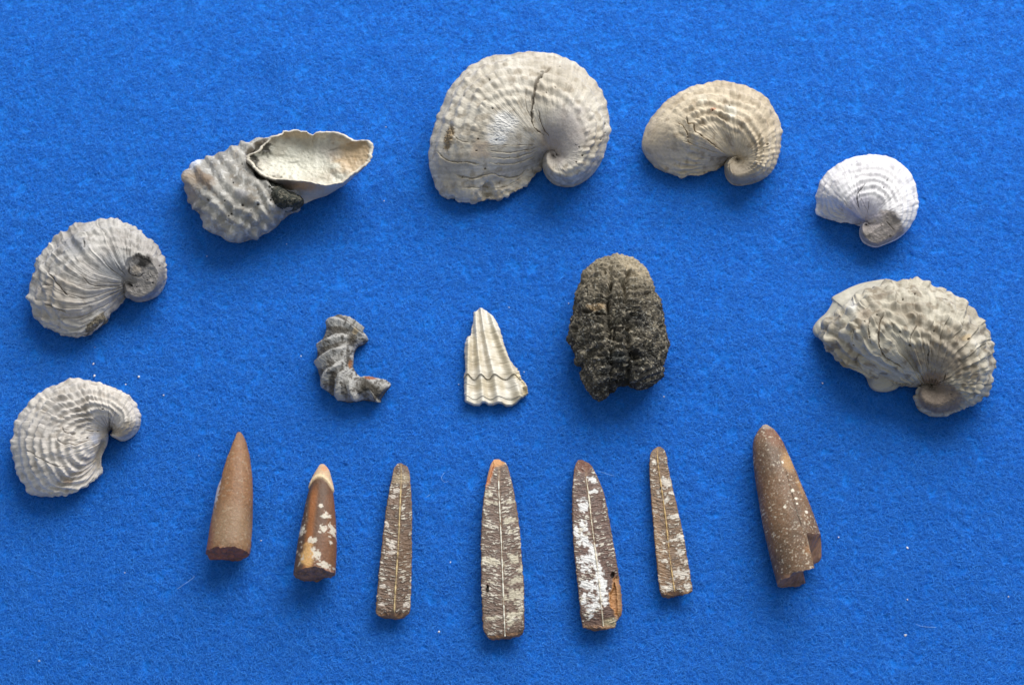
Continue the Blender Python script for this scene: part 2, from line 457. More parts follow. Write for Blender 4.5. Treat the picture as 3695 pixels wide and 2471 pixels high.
# felt height: gentle waves and dimples
def felt_z(x, y):
    X, Y = x*1000, y*1000
    z = 1.6*fbm(X*.013, Y*.02, 0, 3, 301)+0.35*fbm(X*.06, Y*.06, 0, 2, 305)
    for (u, v, r, d) in DIMPLES:
        z = z-d*np.exp(-(((X-u)**2+(Y-v)**2)/r**2))
    return (z-1.0)*MM
_d = at(np.array([(930, 290), (1260, 300), (3230, 2290), (640, 1960), (2650, 1770), (1520, 1230)]), np.zeros(6))*1000
DIMPLES = [(_d[i, 0], _d[i, 1], r, d) for i, (r, d) in enumerate([(9, 1.2), (8, .8), (9, 1.1), (12, .7), (8, .6), (6, .7)])]
# ================================================================== THE PLACE
# ------------------------------------------------------------------ felt
def build_felt():
    nx, ny = 620, 560
    def warp(n, half, core):        # dense inside the photographed part, coarse beyond it
        a = np.linspace(-1, 1, n); return np.sign(a)*(np.abs(a)*core+(np.abs(a)**5)*(half-core))
    x = warp(nx, 0.75, 0.27); y = warp(ny, 0.75, 0.24)+0.01
    X, Y = np.meshgrid(x, y, indexing='ij')
    Z = felt_z(X, Y)+0.5*MM*np.minimum(fbm(X*420, Y*420, 0, 2, 401)+.2, 0.05)*1.6
    P = np.stack([X, Y, Z], -1); N = grid_normals(P, False)
    if N[..., 2].mean() < 0: N = -N
    i = np.arange(nx-1)[:, None]; j = np.arange(ny-1)[None, :]
    F = np.stack([i*ny+j, (i+1)*ny+j, (i+1)*ny+j+1, i*ny+j+1], -1).reshape(-1, 4)
    C = np.broadcast_to(FELT, P.shape).reshape(-1, 3)
    m = bpy.data.materials.new('blue_felt'); m.use_nodes = True
    nt = m.node_tree; Nn = nt.nodes; Lk = nt.links; b = Nn['Principled BSDF']
    b.inputs['Roughness'].default_value = 1.0; b.inputs['Specular IOR Level'].default_value = 0.1
    b.inputs['Sheen Weight'].default_value = 0.25; b.inputs['Sheen Tint'].default_value = (0.25, 0.55, 1, 1)
    tc = Nn.new('ShaderNodeTexCoord'); n1 = Nn.new('ShaderNodeTexNoise'); n1.inputs['Scale'].default_value = 650
    n1.inputs['Detail'].default_value = 5; n1.inputs['Roughness'].default_value = .7
    Lk.new(tc.outputs['Object'], n1.inputs['Vector'])
    cr = Nn.new('ShaderNodeValToRGB'); e = cr.color_ramp.elements
    e[0].position = .3; e[0].color = (*(FELT*0.6), 1); e[1].position = .68; e[1].color = (*(FELT*1.12), 1)
    Lk.new(n1.outputs['Fac'], cr.inputs['Fac']); Lk.new(cr.outputs['Color'], b.inputs['Base Color'])
    bp = Nn.new('ShaderNodeBump'); bp.inputs['Distance'].default_value = .0006; Lk.new(n1.outputs['Fac'], bp.inputs['Height']); Lk.new(bp.outputs['Normal'], b.inputs['Normal'])
    o = quad_mesh('felt_cloth', P.reshape(-1, 3), None, C, F, m)
    o['kind'] = 'structure'
    return o
FELT = np.array([0.015, 0.20, 0.74])
build_felt()

def fibre_curves(name, pts, rad, mat):
    """pts (n,k,3) -> hair curves object"""
    n, k = pts.shape[:2]
    hc = bpy.data.hair_curves.new(name); hc.add_curves([k]*n)
    hc.attributes['position'].data.foreach_set('vector', pts.astype(np.float32).ravel())
    ra = hc.attributes.get('radius') or hc.attributes.new('radius', 'FLOAT', 'POINT')
    ra.data.foreach_set('value', rad.astype(np.float32).ravel())
    hc.materials.append(mat)
    o = bpy.data.objects.new(name, hc); SC.collection.objects.link(o); return o
def fibre_material(name, col, col2):
    m = bpy.data.materials.new(name); m.use_nodes = True
    nt = m.node_tree; Nn = nt.nodes; Lk = nt.links; b = Nn['Principled BSDF']
    b.inputs['Roughness'].default_value = .75; b.inputs['Specular IOR Level'].default_value = .25
    hi = Nn.new('ShaderNodeHairInfo'); cr = Nn.new('ShaderNodeValToRGB'); e = cr.color_ramp.elements
    e[0].color = (*col, 1); e[1].color = (*col2, 1)
    Lk.new(hi.outputs['Random'], cr.inputs['Fac']); Lk.new(cr.outputs['Color'], b.inputs['Base Color'])
    return m
def build_fibres(n=500000, K=6):
    rs = np.random.RandomState(5)
    q = rs.uniform(-0.06, 1.06, (int(n*1.5), 2))*np.array([SW, SH])
    p0 = at(q, np.zeros(len(q)))[:, :2]
    # the nap is patchy: small holes where few fibres lie
    hole = fbm(p0[:, 0]*420, p0[:, 1]*420, 0, 2, 401)
    keep = rs.rand(len(q)) < sstep(-.52, -.05, hole)+0.1
    p0 = p0[keep][:n]; n = len(p0)
    flow = fbm(p0[:, 0]*22, p0[:, 1]*22, 0, 2, 403)*3.0
    th = np.where(rs.rand(n) < .45, flow+rs.normal(0, .6, n), rs.uniform(0, 2*np.pi, n))
    cur = rs.normal(0, 1.0, n)*1.0
    ln = rs.gamma(4.0, 0.6, n)*MM
    pos = np.zeros((n, K, 3)); x = p0.copy(); h0 = rs.uniform(0.0, .35, n)*MM; hp = np.abs(rs.normal(0.28, .25, n))*MM
    for k in range(K):
        f = k/(K-1)
        pos[:, k, 0] = x[:, 0]; pos[:, k, 1] = x[:, 1]
        pos[:, k, 2] = h0+hp*math.sin(math.pi*f)
        x = x+np.c_[np.cos(th), np.sin(th)]*(ln/(K-1))[:, None]; th = th+cur*(.55)+rs.normal(0, .3, n)
    pos[..., 2] += felt_z(pos[..., 0], pos[..., 1])
    r = rs.uniform(.033, .068, n)*MM
    rad = r[:, None]*np.array([.8]+[1]*(K-2)+[.5])[None]
    o = fibre_curves('felt_fibres', pos, rad, fibre_material('blue_fibre', FELT*0.9, np.array([0.055, .32, .88])))
    o['kind'] = 'stuff'; o['label'] = 'short tangled royal blue fibres of the felt nap'; o['category'] = 'felt nap'
build_fibres()

# ------------------------------------------------------------------ the seven oyster shells
cream = (lin(205, 199, 184), lin(188, 180, 163), lin(160, 149, 130))
tan = (lin(206, 193, 168), lin(184, 170, 145), lin(150, 134, 110))
white = (lin(231, 230, 230), lin(217, 216, 217), lin(190, 188, 192))
grey = (lin(196, 193, 186), lin(172, 168, 162), lin(142, 137, 130))
greyt = (lin(192, 186, 168), lin(160, 151, 133), lin(122, 109, 90))
pale = (lin(216, 210, 200), lin(200, 195, 188), lin(172, 164, 152))

cA = Crop(1500, 150, 750/1897)
secA = [((1262, 1052), (1292, 1050)), ((1245, 1035), (1280, 995)), ((1235, 1040), (1235, 978)), ((1232, 1052), (1185, 1000)),
 ((1238, 1065), (1158, 1070)), ((1262, 1075), (1170, 1170)), ((1290, 1075), (1240, 1265)), ((1315, 1065), (1340, 1300)),
 ((1330, 1045), (1475, 1285)), ((1335, 1030), (1620, 1175)), ((1335, 1010), (1720, 1000)), ((1325, 985), (1765, 740)),
 ((1305, 960), (1700, 480)), ((1290, 940), (1560, 290)), ((1265, 925), (1380, 165)), ((1240, 925), (1160, 105)),
 ((1215, 930), (890, 115), (1000, 480)), ((1195, 945), (620, 170), (830, 540)), ((1180, 965), (370, 360), (720, 620)), ((1168, 985), (235, 620), (640, 760)),
 ((1160, 1010), (145, 880), (600, 920)), ((1155, 1040), (125, 1070), (600, 1060)), ((1155, 1075), (150, 1220), (620, 1200)),
 ((1155, 1115), (215, 1370), (610, 1340)), ((1150, 1150), (330, 1435), (800, 1425))]
HA = [15, 15, 15, 15.5, 16, 16.5, 17.5, 19, 21, 23, 25, 27, 28, 29, 30, 30, 30, 30, 29.5, 28, 25, 21, 15, 9, 4]
shell('coiled_oyster_fossil', 'largest cream coiled oyster fossil, top centre, knobbly with a dark crack across its back', cA, secA, HA, 11, cream, K=(1262, 1045),
      nrib=7, node=1.55, lam=0.0, fold=.25, grow=.24, lim=(32, 42), ribk=.6, t0=.35, t1=.6, jag=2.0,
      smooth=[(620, 1200, 560, 330, 0, .5, .3, 2), (1340, 830, 200, 260, 20, .4, .4, 3), (1000, 960, 300, 200, 0, .5, .3, 4)],
      cracks=[([(1250, 225), (1160, 300), (1095, 400), (1068, 560), (1060, 740), (1100, 810), (1200, 860)], 15, 1.8, lin(70, 60, 50), .8),
              ([(1240, 230), (1180, 290), (1130, 350)], 8, .8, lin(110, 95, 80), .6),
              ([(1110, 620), (1160, 780), (1230, 880)], 12, 1.0, lin(90, 75, 62), .6),
              ([(1010, 420), (1000, 560), (1040, 700)], 7, .5, lin(150, 138, 120), .5),
              ([(300, 730), (360, 880), (500, 930)], 9, .9, lin(100, 85, 65), .6),
              ([(170, 980), (300, 1090), (470, 1100), (600, 1130)], 10, 1.1, lin(120, 108, 92), .5),
              ([(300, 1200), (520, 1250), (680, 1210), (900, 1240), (1060, 1120)], 10, 1.0, lin(130, 120, 104), .5),
              ([(650, 1000), (880, 1010), (1130, 960)], 7, .8, lin(140, 130, 115), .45),
              ([(640, 960), (860, 950), (1120, 940)], 6, .7, lin(140, 130, 115), .45),
              ([(650, 1055), (880, 1060), (1120, 990)], 7, .8, lin(140, 130, 115), .45),
              ([(640, 1110), (900, 1110), (1110, 1030)], 7, .8, lin(140, 130, 115), .45),
              ([(380, 1340), (520, 1330), (800, 1330), (1000, 1210)], 7, .7, lin(140, 130, 115), .4)],
      patches=[('flake', (800, 770, 130, 110, -30, .4, .5, 5), .35, lin(232, 230, 226), .7), ('flake', (730, 900, 90, 50, 0, .4, .5, 6), .3, lin(236, 234, 230), .8),
               ('tint', (590, 1000, 85, 90, 0, .4, .7, 7), lin(190, 168, 144), .6), ('tint', (1230, 900, 110, 110, 0, .5, .3, 8), lin(130, 108, 84), .6),
               ('flake', (300, 880, 40, 110, 15, .3, .4, 9), -1.2, lin(150, 125, 88), .8), ('tint', (1360, 860, 190, 260, 20, .5, .3, 10), lin(168, 160, 158), .7),
               ('dent', (650, 1370, 55, 70, 0, .4, .3, 11), 3.0)],
      pit_list=[(1147, 290, 6), (1312, 238, 3), (672, 350, 3.5), (437, 497, 3), (1730, 755, 5), (1520, 1040, 4), (1490, 965, 3), (1320, 1220, 2.5), (568, 890, 4), (635, 1165, 4), (553, 998, 3)], pits=14, split=7.0)

cB = Crop(2280, 270, 580/2165)
secB = [((1440, 1130), (1475, 1125)), ((1425, 1120), (1440, 1085)), ((1410, 1130), (1370, 1080)), ((1400, 1150), (1285, 1140)), ((1405, 1170), (1250, 1240)),
 ((1425, 1185), (1285, 1385)), ((1450, 1185), (1400, 1470)), ((1475, 1175), (1600, 1450)), ((1490, 1160), (1800, 1360)), ((1495, 1145), (1930, 1210)),
 ((1495, 1125), (1995, 980)), ((1485, 1110), (2000, 740)), ((1470, 1095), (1920, 490)), ((1450, 1080), (1720, 270)), ((1420, 1070), (1460, 145)),
 ((1390, 1070), (1210, 105)), ((1365, 1070), (950, 150), (1090, 520)), ((1340, 1075), (700, 235), (960, 560)), ((1320, 1085), (460, 385), (840, 640)), ((1300, 1095), (285, 570), (760, 760)),
 ((1285, 1110), (185, 750), (720, 870)), ((1270, 1130), (135, 950), (710, 1010)), ((1262, 1160), (200, 1100), (720, 1170)), ((1252, 1190), (340, 1250), (760, 1290)), ((1245, 1215), (500, 1310), (880, 1352))]
HB = [12, 12, 12, 12, 12.5, 13, 13.5, 14.5, 16, 18, 19.5, 21, 22, 22.5, 23, 23, 23, 23, 22.5, 21.5, 19, 15, 10, 6, 3]
shell('coiled_oyster_fossil', 'tan coiled oyster fossil with bumpy back and smooth left end, right of the largest', cB, secB, HB, 23, tan, K=(1425, 1135),
      nrib=7, node=2.6, lim=(13, 32), ribk=.7, grow=.2, jag=1.0,
      smooth=[(430, 900, 430, 420, 0, .4, .3, 2), (1450, 1350, 200, 160, 0, .5, .3, 3)],
      cracks=[([(590, 630), (690, 690), (740, 790), (760, 900), (840, 930)], 14, 1.4, lin(120, 104, 82), .6),
              ([(730, 480), (750, 640), (830, 660), (850, 760), (1000, 870), (1150, 980), (1290, 1080)], 12, 1.6, lin(104, 88, 68), .7),
              ([(640, 890), (720, 900), (900, 960), (1200, 1060)], 7, .7, lin(140, 124, 102), .5)],
      patches=[('tint', (300, 900, 260, 260, 0, .6, .4, 4), lin(196, 180, 158), .6), ('tint', (1500, 1350, 240, 150, 0, .5, .4, 5), lin(142, 132, 118), .6),
               ('tint', (1100, 460, 45, 25, -20, .4, .5, 6), lin(160, 88, 50), .7), ('tint', (1340, 480, 110, 70, 60, .4, .5, 7), lin(225, 220, 205), .6),
               ('tint', (960, 340, 60, 60, 0, .4, .4, 8), lin(225, 216, 196), .6), ('dent', (700, 760, 130, 90, 50, .5, .3, 9), 1.2)],
      pit_list=[(1315, 410, 3), (1085, 478, 3), (1830, 940, 4)], pits=3, split=7.0)

cC = Crop(2900, 530, 450/1857)
secC = [((950, 1180), (985, 1180)), ((940, 1165), (965, 1125)), ((925, 1165), (900, 1105)), ((915, 1180), (850, 1170)), ((925, 1200), (845, 1290)), ((950, 1205), (910, 1410)),
 ((985, 1195), (1080, 1475)), ((1010, 1175), (1250, 1420)), ((1020, 1150), (1440, 1325)), ((1015, 1125), (1590, 1180)), ((1000, 1100), (1680, 960)), ((985, 1080), (1695, 730)),
 ((970, 1065), (1640, 510)), ((955, 1055), (1480, 290)), ((940, 1055), (1240, 150)), ((920, 1055), (980, 120)), ((905, 1060), (750, 160)), ((890, 1065), (540, 260)),
 ((878, 1075), (355, 400)), ((870, 1085), (245, 560)), ((862, 1095), (197, 730), (520, 860)), ((856, 1105), (212, 850), (530, 960)), ((852, 1120), (197, 965), (540, 1050)), ((850, 1138), (300, 1055), (600, 1122))]
HC = [10, 10, 10, 10, 10.5, 11, 12, 13, 14, 15, 16.5, 17.5, 18, 18.5, 19, 19, 19, 18.5, 18, 16, 13, 9, 6, 3]
shell('coiled_oyster_fossil', 'small white chalky coiled oyster fossil with a grey broken beak, upper right', cC, secC, HC, 37, white, K=(938, 1160),
      nrib=9, node=1.7, ribk=.9, irr=1.6, fold=.2, lim=(13, 22), t0=.3, t1=.55, cut=((1150, 1230, 330, 270, -8, .1, .2, 3), 12.5, .6, lin(158, 148, 142), .6), grow=.22, mat=M_WHITE, jag=.6,
      cracks=[([(960, 510), (880, 600), (800, 700), (790, 780), (835, 950)], 11, .9, lin(92, 90, 96), .8), ([(830, 740), (880, 830), (940, 940), (965, 1010)], 8, .7, lin(100, 98, 110), .7),
              ([(975, 790), (960, 900), (950, 960)], 6, .5, lin(110, 108, 118), .6), ([(1200, 680), (1215, 760), (1240, 800)], 8, .7, lin(100, 100, 106), .7),
              ([(590, 770), (650, 880), (730, 930)], 7, .5, lin(110, 108, 118), .55), ([(510, 900), (600, 950)], 7, .5, lin(110, 108, 118), .5),
              ([(1210, 1100), (1280, 1170), (1360, 1260)], 8, .6, lin(100, 92, 84), .7), ([(1140, 1110), (1160, 1200)], 5, .4, lin(110, 100, 94), .5)],
      patches=[('tint', (1300, 1060, 130, 100, 30, .25, .5, 4), lin(138, 130, 124), .8),
               ('tint', (940, 1310, 70, 50, 20, .3, .6, 6), lin(122, 116, 110), .8), ('tint', (1000, 1090, 60, 50, 0, .5, .4, 5), lin(190, 176, 140), .7),
               ('tint', (860, 930, 260, 190, 0, .6, .4, 7), lin(172, 168, 184), .75), ('tint', (450, 1000, 200, 90, 10, .5, .6, 8), lin(190, 186, 184), .6), ('tint', (600, 640, 120, 90, 40, .5, .7, 9), lin(190, 188, 190), .6)],
      pit_list=[(1288, 1335, 4.5), (1188, 612, 3), (1242, 498, 2.5)], pits=0, split=7.0)

cD = Crop(2900, 980, 720/2091)
secD = [((1330, 1230), (1350, 1215)), ((1310, 1240), (1300, 1190)), ((1310, 1260), (1215, 1215)), ((1325, 1270), (1178, 1310)), ((1350, 1270), (1240, 1430)), ((1380, 1255), (1400, 1495)),
 ((1410, 1235), (1600, 1455)), ((1430, 1215), (1790, 1355)), ((1445, 1195), (1915, 1265)), ((1455, 1170), (1975, 1080)), ((1455, 1150), (1982, 890)), ((1445, 1130), (1935, 670)),
 ((1425, 1115), (1830, 460)), ((1400, 1105), (1660, 310)), ((1370, 1100), (1450, 205)), ((1335, 1105), (1240, 115)), ((1300, 1110), (1040, 105)), ((1265, 1120), (860, 125)),
 ((1230, 1130), (670, 215), (900, 560)), ((1190, 1140), (500, 320), (800, 660)), ((1150, 1150), (350, 440), (680, 760)), ((1110, 1165), (200, 530), (580, 840)), ((1070, 1180), (205, 690), (540, 950)), ((1040, 1188), (320, 850), (580, 1050))]
HD = [13, 13, 13, 13, 13.5, 14, 15, 17, 19, 22, 24, 25.5, 26.5, 27.5, 28, 28, 28, 28, 27.5, 26.5, 24, 18, 13, 9]
rD, bD = shell('coiled_oyster_fossil', 'large grey-brown knobbly oyster fossil by the right edge with smooth lower valve showing', cD, secD, HD, 53, greyt, K=(1330, 1190),
      nrib=7, node=2.5, ribk=.35, lim=(24, 46), edge=.2, cut=((1380, 1350, 290, 200, 5, .12, .25, 3), 17.0, 1.0, lin(122, 108, 96), .35), grow=.22, lam=.5, lamn=1.6, jag=2.0, zo_front=.3,
      cracks=[([(880, 380), (800, 520), (780, 700), (830, 870), (950, 960), (1080, 1020)], 11, 1.2, lin(88, 66, 44), .7),
              ([(700, 480), (680, 640), (720, 770)], 9, .9, lin(100, 78, 54), .6), ([(1200, 550), (1130, 660), (1110, 780)], 10, 1.0, lin(104, 72, 44), .7),
              ([(1320, 760), (1300, 900), (1310, 980)], 6, .6, lin(90, 82, 74), .5), ([(520, 560), (510, 660), (520, 740)], 7, .8, lin(104, 84, 60), .6),
              ([(1480, 1050), (1480, 1110), (1440, 1150), (1250, 1175)], 9, 1.4, lin(70, 55, 46), .7), ([(600, 840), (540, 950), (640, 1040)], 8, .8, lin(100, 84, 66), .5)],
      patches=[('tint', (1360, 1110, 130, 70, 0, .4, .3, 4), lin(120, 98, 80), .8),
               ('tint', (520, 390, 80, 60, -20, .5, .9, 5), lin(225, 222, 215), .6), ('tint', (650, 480, 80, 60, 60, .5, 1.0, 6), lin(150, 132, 112), .5),
               ('tint', (1720, 690, 50, 35, 0, .4, .4, 7), lin(195, 165, 115), .45), ('tint', (1600, 980, 130, 60, 30, .4, .6, 8), lin(95, 80, 62), .6),
               ('tint', (1450, 900, 240, 150, 0, .6, .4, 9), lin(132, 122, 110), .6), ('tint', (1800, 730, 50, 60, 0, .4, .9, 12), lin(222, 216, 204), .35)],
      pit_list=[(640, 535, 3.5), (1010, 630, 3.5), (1115, 770, 5), (690, 690, 3), (1720, 712, 3.5), (530, 765, 3), (1040, 285, 3)], pits=7, split=6.0)
def lower_valve(root, base, crop, outline, H, centre, cols, seed):
    P, px, R, top = lump_mesh(crop, outline, H, seed, .6, 300, 70, centre, .45, .2)
    N = outward(P, grid_normals(P, True)); xy = P*1000
    d = .5*fbm(xy[..., 0]*.12, xy[..., 1]*.12, xy[..., 2]*.12, 3, seed)+.6*fbm(R*9+fbm(xy[..., 0]*.1, xy[..., 1]*.1, 0, 2, seed+2), xy[..., 0]*.05, 0, 3, seed+3)
    P = P+N*(d*MM*top)[..., None]; P[..., 2] = np.maximum(P[..., 2], .0001); N = outward(P, grid_normals(P, True))
    C = mix(np.broadcast_to(cols[0], P.shape), cols[1], sstep(-.3, .4, fbm(xy[..., 0]*.1, xy[..., 1]*.1, xy[..., 2]*.1, 4, seed+7)))
    return part('lower_valve', P, N, C, 0, len(P)-1, True, M_NACRE, root, origin=base)
lower_valve(rD, bD, cD, [(1100, 130), (860, 82), (600, 120), (440, 190), (300, 262), (303, 310), (240, 420), (160, 500), (100, 590), (115, 660), (205, 706), (330, 800), (480, 960), (640, 1090), (700, 1210), (780, 1255), (910, 1250), (1020, 1190), (1150, 1100), (1350, 800), (1300, 350)],
            11, (760, 650), (lin(186, 180, 164), lin(166, 160, 146)), 61)

cE = Crop(60, 770, 580/1895)
secE = [((1340, 850), (1375, 850)), ((1335, 835), (1370, 805)), ((1325, 835), (1320, 785)), ((1318, 848), (1262, 820)), ((1325, 865), (1262, 890)), ((1345, 870), (1310, 975)), ((1370, 860), (1420, 1020)),
 ((1390, 845), (1560, 985)), ((1400, 825), (1690, 880)), ((1400, 805), (1748, 720)), ((1390, 790), (1740, 580)), ((1375, 780), (1650, 390)), ((1360, 772), (1500, 265)), ((1340, 768), (1310, 150)),
 ((1320, 768), (1120, 103)), ((1305, 772), (910, 112)), ((1292, 780), (730, 155), (940, 500)), ((1282, 792), (560, 235), (820, 620)), ((1275, 808), (395, 375), (725, 740)), ((1270, 825), (255, 550), (675, 860)),
 ((1265, 845), (200, 730), (665, 980)), ((1262, 870), (150, 950), (690, 1100)), ((1270, 910), (185, 1130), (740, 1200)), ((1275, 960), (280, 1270), (800, 1280)), ((1250, 1040), (440, 1340), (880, 1345)), ((1080, 1190), (640, 1450), (920, 1375))]
HE = [11, 11, 11, 11.5, 12, 12.5, 13.5, 15, 16.5, 18, 19, 20, 20.5, 21, 21.5, 21.5, 21.5, 21.5, 21, 20, 18.5, 16, 13, 10, 7, 3.5]
rE, bE = shell('coiled_oyster_fossil', 'grey frilly coiled oyster fossil with flat broken spiral beak, above the paler one', cE, secE, HE, 71, grey, K=(1335, 838),
      nrib=7, node=2.1, ribk=.6, lim=(22, 34), irr=1.5, cut=((1510, 770, 275, 290, -20, .06, .12, 3), 15.5, .8, lin(140, 134, 129), .5), grow=.3, fold=1.0, lam=.35, lamn=1.9, jag=1.2, t0=.45, t1=.75,
      cracks=[([(350, 690), (430, 760), (510, 870), (580, 950), (640, 970)], 11, 1.4, lin(92, 84, 76), .7), ([(290, 835), (410, 855)], 9, 1.2, lin(80, 70, 60), .7),
              ([(340, 1060), (450, 1110), (620, 1170)], 9, 1.0, lin(110, 102, 92), .5), ([(800, 340), (805, 430)], 9, 1.3, lin(60, 55, 50), .8), ([(1300, 380), (1290, 430)], 6, .9, lin(50, 46, 42), .8),
              ([(1000, 480), (1040, 580), (1180, 710), (1280, 770)], 8, .8, lin(120, 116, 112), .5), ([(1120, 490), (1180, 600), (1290, 740)], 7, .7, lin(120, 116, 112), .5),
              ([(760, 730), (900, 850), (1250, 860)], 8, .8, lin(126, 120, 112), .4), ([(1330, 600), (1328, 700), (1440, 745), (1520, 690)], 9, .6, lin(60, 56, 52), .9), ([(1262, 860), (1275, 810), (1320, 790), (1370, 810), (1385, 850), (1350, 880)], 9, .6, lin(214, 210, 204), .9), ([(1290, 850), (1330, 830), (1360, 860)], 12, .8, lin(52, 48, 46), .9), ([(1530, 740), (1560, 690), (1590, 740), (1660, 745)], 7, .5, lin(205, 200, 192), .8)],
      patches=[('tint', (1490, 560, 90, 70, 20, .4, .7, 4), lin(38, 35, 32), .95), ('tint', (1400, 670, 70, 60, 0, .3, .3, 5), lin(170, 158, 144), .8),
               ('tint', (690, 390, 140, 100, 20, .5, .4, 6), lin(140, 142, 148), .6), ('tint', (1150, 640, 200, 160, 0, .6, .4, 7), lin(150, 152, 156), .6),
               ('tint', (500, 1000, 260, 260, 0, .6, .4, 8), lin(170, 158, 144), .6)],
      pit_list=[(1560, 525, 4), (1500, 510, 4), (1605, 820, 4), (1690, 620, 3), (1400, 735, 4), (1360, 850, 5)], pits=5, split=7.0)

def rock_lump(name, root, base, crop, outline, H, seed, cols, centre=None, z0=0.0, nth=200, nr=50):
    P, px, R, top = lump_mesh(crop, outline, H, seed, .5, nth, nr, centre, .4, .2, z0)
    N = outward(P, grid_normals(P, True)); xy = P*1000
    r = fbm(xy[..., 0]*.5, xy[..., 1]*.5, xy[..., 2]*.5, 4, seed, .65)
    P = P+N*(r*1.3*MM*(.3+.7*top))[..., None]; P[..., 2] = np.maximum(P[..., 2], .0001); N = outward(P, grid_normals(P, True))
    v = fbm(xy[..., 0]*.9, xy[..., 1]*.9, xy[..., 2]*.9, 4, seed+4, .7)
    C = mix(np.broadcast_to(cols[0], P.shape), cols[1], sstep(-.1, .4, v))
    return part(name, P, N, C, 0, len(P)-1, True, M_ROCK, root, origin=base)
rock_lump('rock_matrix', rE, bE, cE, [(1090, 1110), (1075, 1190), (1065, 1260), (1000, 1310), (930, 1360), (840, 1420), (760, 1400), (800, 1200), (950, 1100)], 10, 77, (lin(110, 102, 88), lin(150, 140, 124)))

cF = Crop(20, 1340, 520/1735)
secF = [((1278, 740), (1262, 760)), ((1285, 730), (1300, 785)), ((1290, 715), (1400, 822)), ((1290, 700), (1510, 760)), ((1290, 690), (1590, 650)), ((1285, 680), (1600, 530)), ((1280, 670), (1530, 360)),
 ((1270, 665), (1390, 250)), ((1260, 662), (1200, 165)), ((1250, 665), (1010, 120)), ((1240, 670), (830, 100)), ((1232, 678), (650, 155), (900, 420)), ((1225, 690), (460, 245), (790, 480)), ((1222, 705), (290, 390), (700, 570)),
 ((1222, 720), (170, 560), (640, 680)), ((1225, 740), (110, 730), (620, 790)), ((1225, 765), (106, 930), (630, 910)), ((1222, 800), (150, 1140), (660, 1050)), ((1215, 850), (235, 1340), (720, 1170)),
 ((1185, 930), (320, 1465), (770, 1270)), ((1155, 1010), (520, 1482), (840, 1350)), ((1150, 1110), (700, 1452), (930, 1370)), ((1170, 1215), (870, 1385), (1020, 1312))]
HF = [9, 9.5, 11, 13, 15, 16.5, 17.5, 18.5, 19.5, 20, 20, 20, 20, 20, 19.5, 19, 18.5, 17, 14, 10, 8, 6, 4]
shell('coiled_oyster_fossil', 'pale cream coiled oyster fossil with wavy ribs and a jagged right edge, lower left', cF, secF, HF, 83, pale,
      nrib=8, node=2.1, ribk=.9, lim=(18, 30), grow=.16, endk=1.2, lam=.2, lamn=2.0, jag=1.0, zi=.4, t0=.1, t1=.35,
      cracks=[([(660, 650), (720, 740), (860, 750)], 12, .9, lin(150, 142, 134), .5), ([(760, 910), (850, 930)], 6, .5, lin(90, 84, 78), .6), ([(600, 720), (650, 850), (850, 880), (1020, 820)], 11, .9, lin(150, 142, 134), .4),
              ([(920, 710), (1080, 720)], 9, .8, lin(120, 114, 104), .6), ([(1240, 470), (1250, 600), (1240, 690)], 10, .9, lin(150, 138, 110), .6), ([(210, 900), (340, 990), (560, 1120), (760, 1150)], 12, .9, lin(156, 148, 140), .4)],
      patches=[('tint', (1440, 700, 120, 70, -30, .4, .5, 3), lin(168, 152, 130), .7), ('tint', (1100, 800, 70, 60, 0, .4, .4, 4), lin(186, 190, 204), .7), ('tint', (740, 1325, 60, 30, 0, .4, .5, 5), lin(150, 122, 92), .7),
               ('tint', (1130, 950, 60, 200, 15, .4, .5, 6), lin(178, 160, 130), .7), ('dent', (1180, 960, 60, 110, 0, .4, .4, 7), 1.5), ('dent', (700, 1080, 220, 50, 20, .5, .4, 8), .8)],
      pit_list=[(1245, 693, 4), (1280, 750, 3.5), (1118, 716, 2.5)], pits=3, split=5.0)

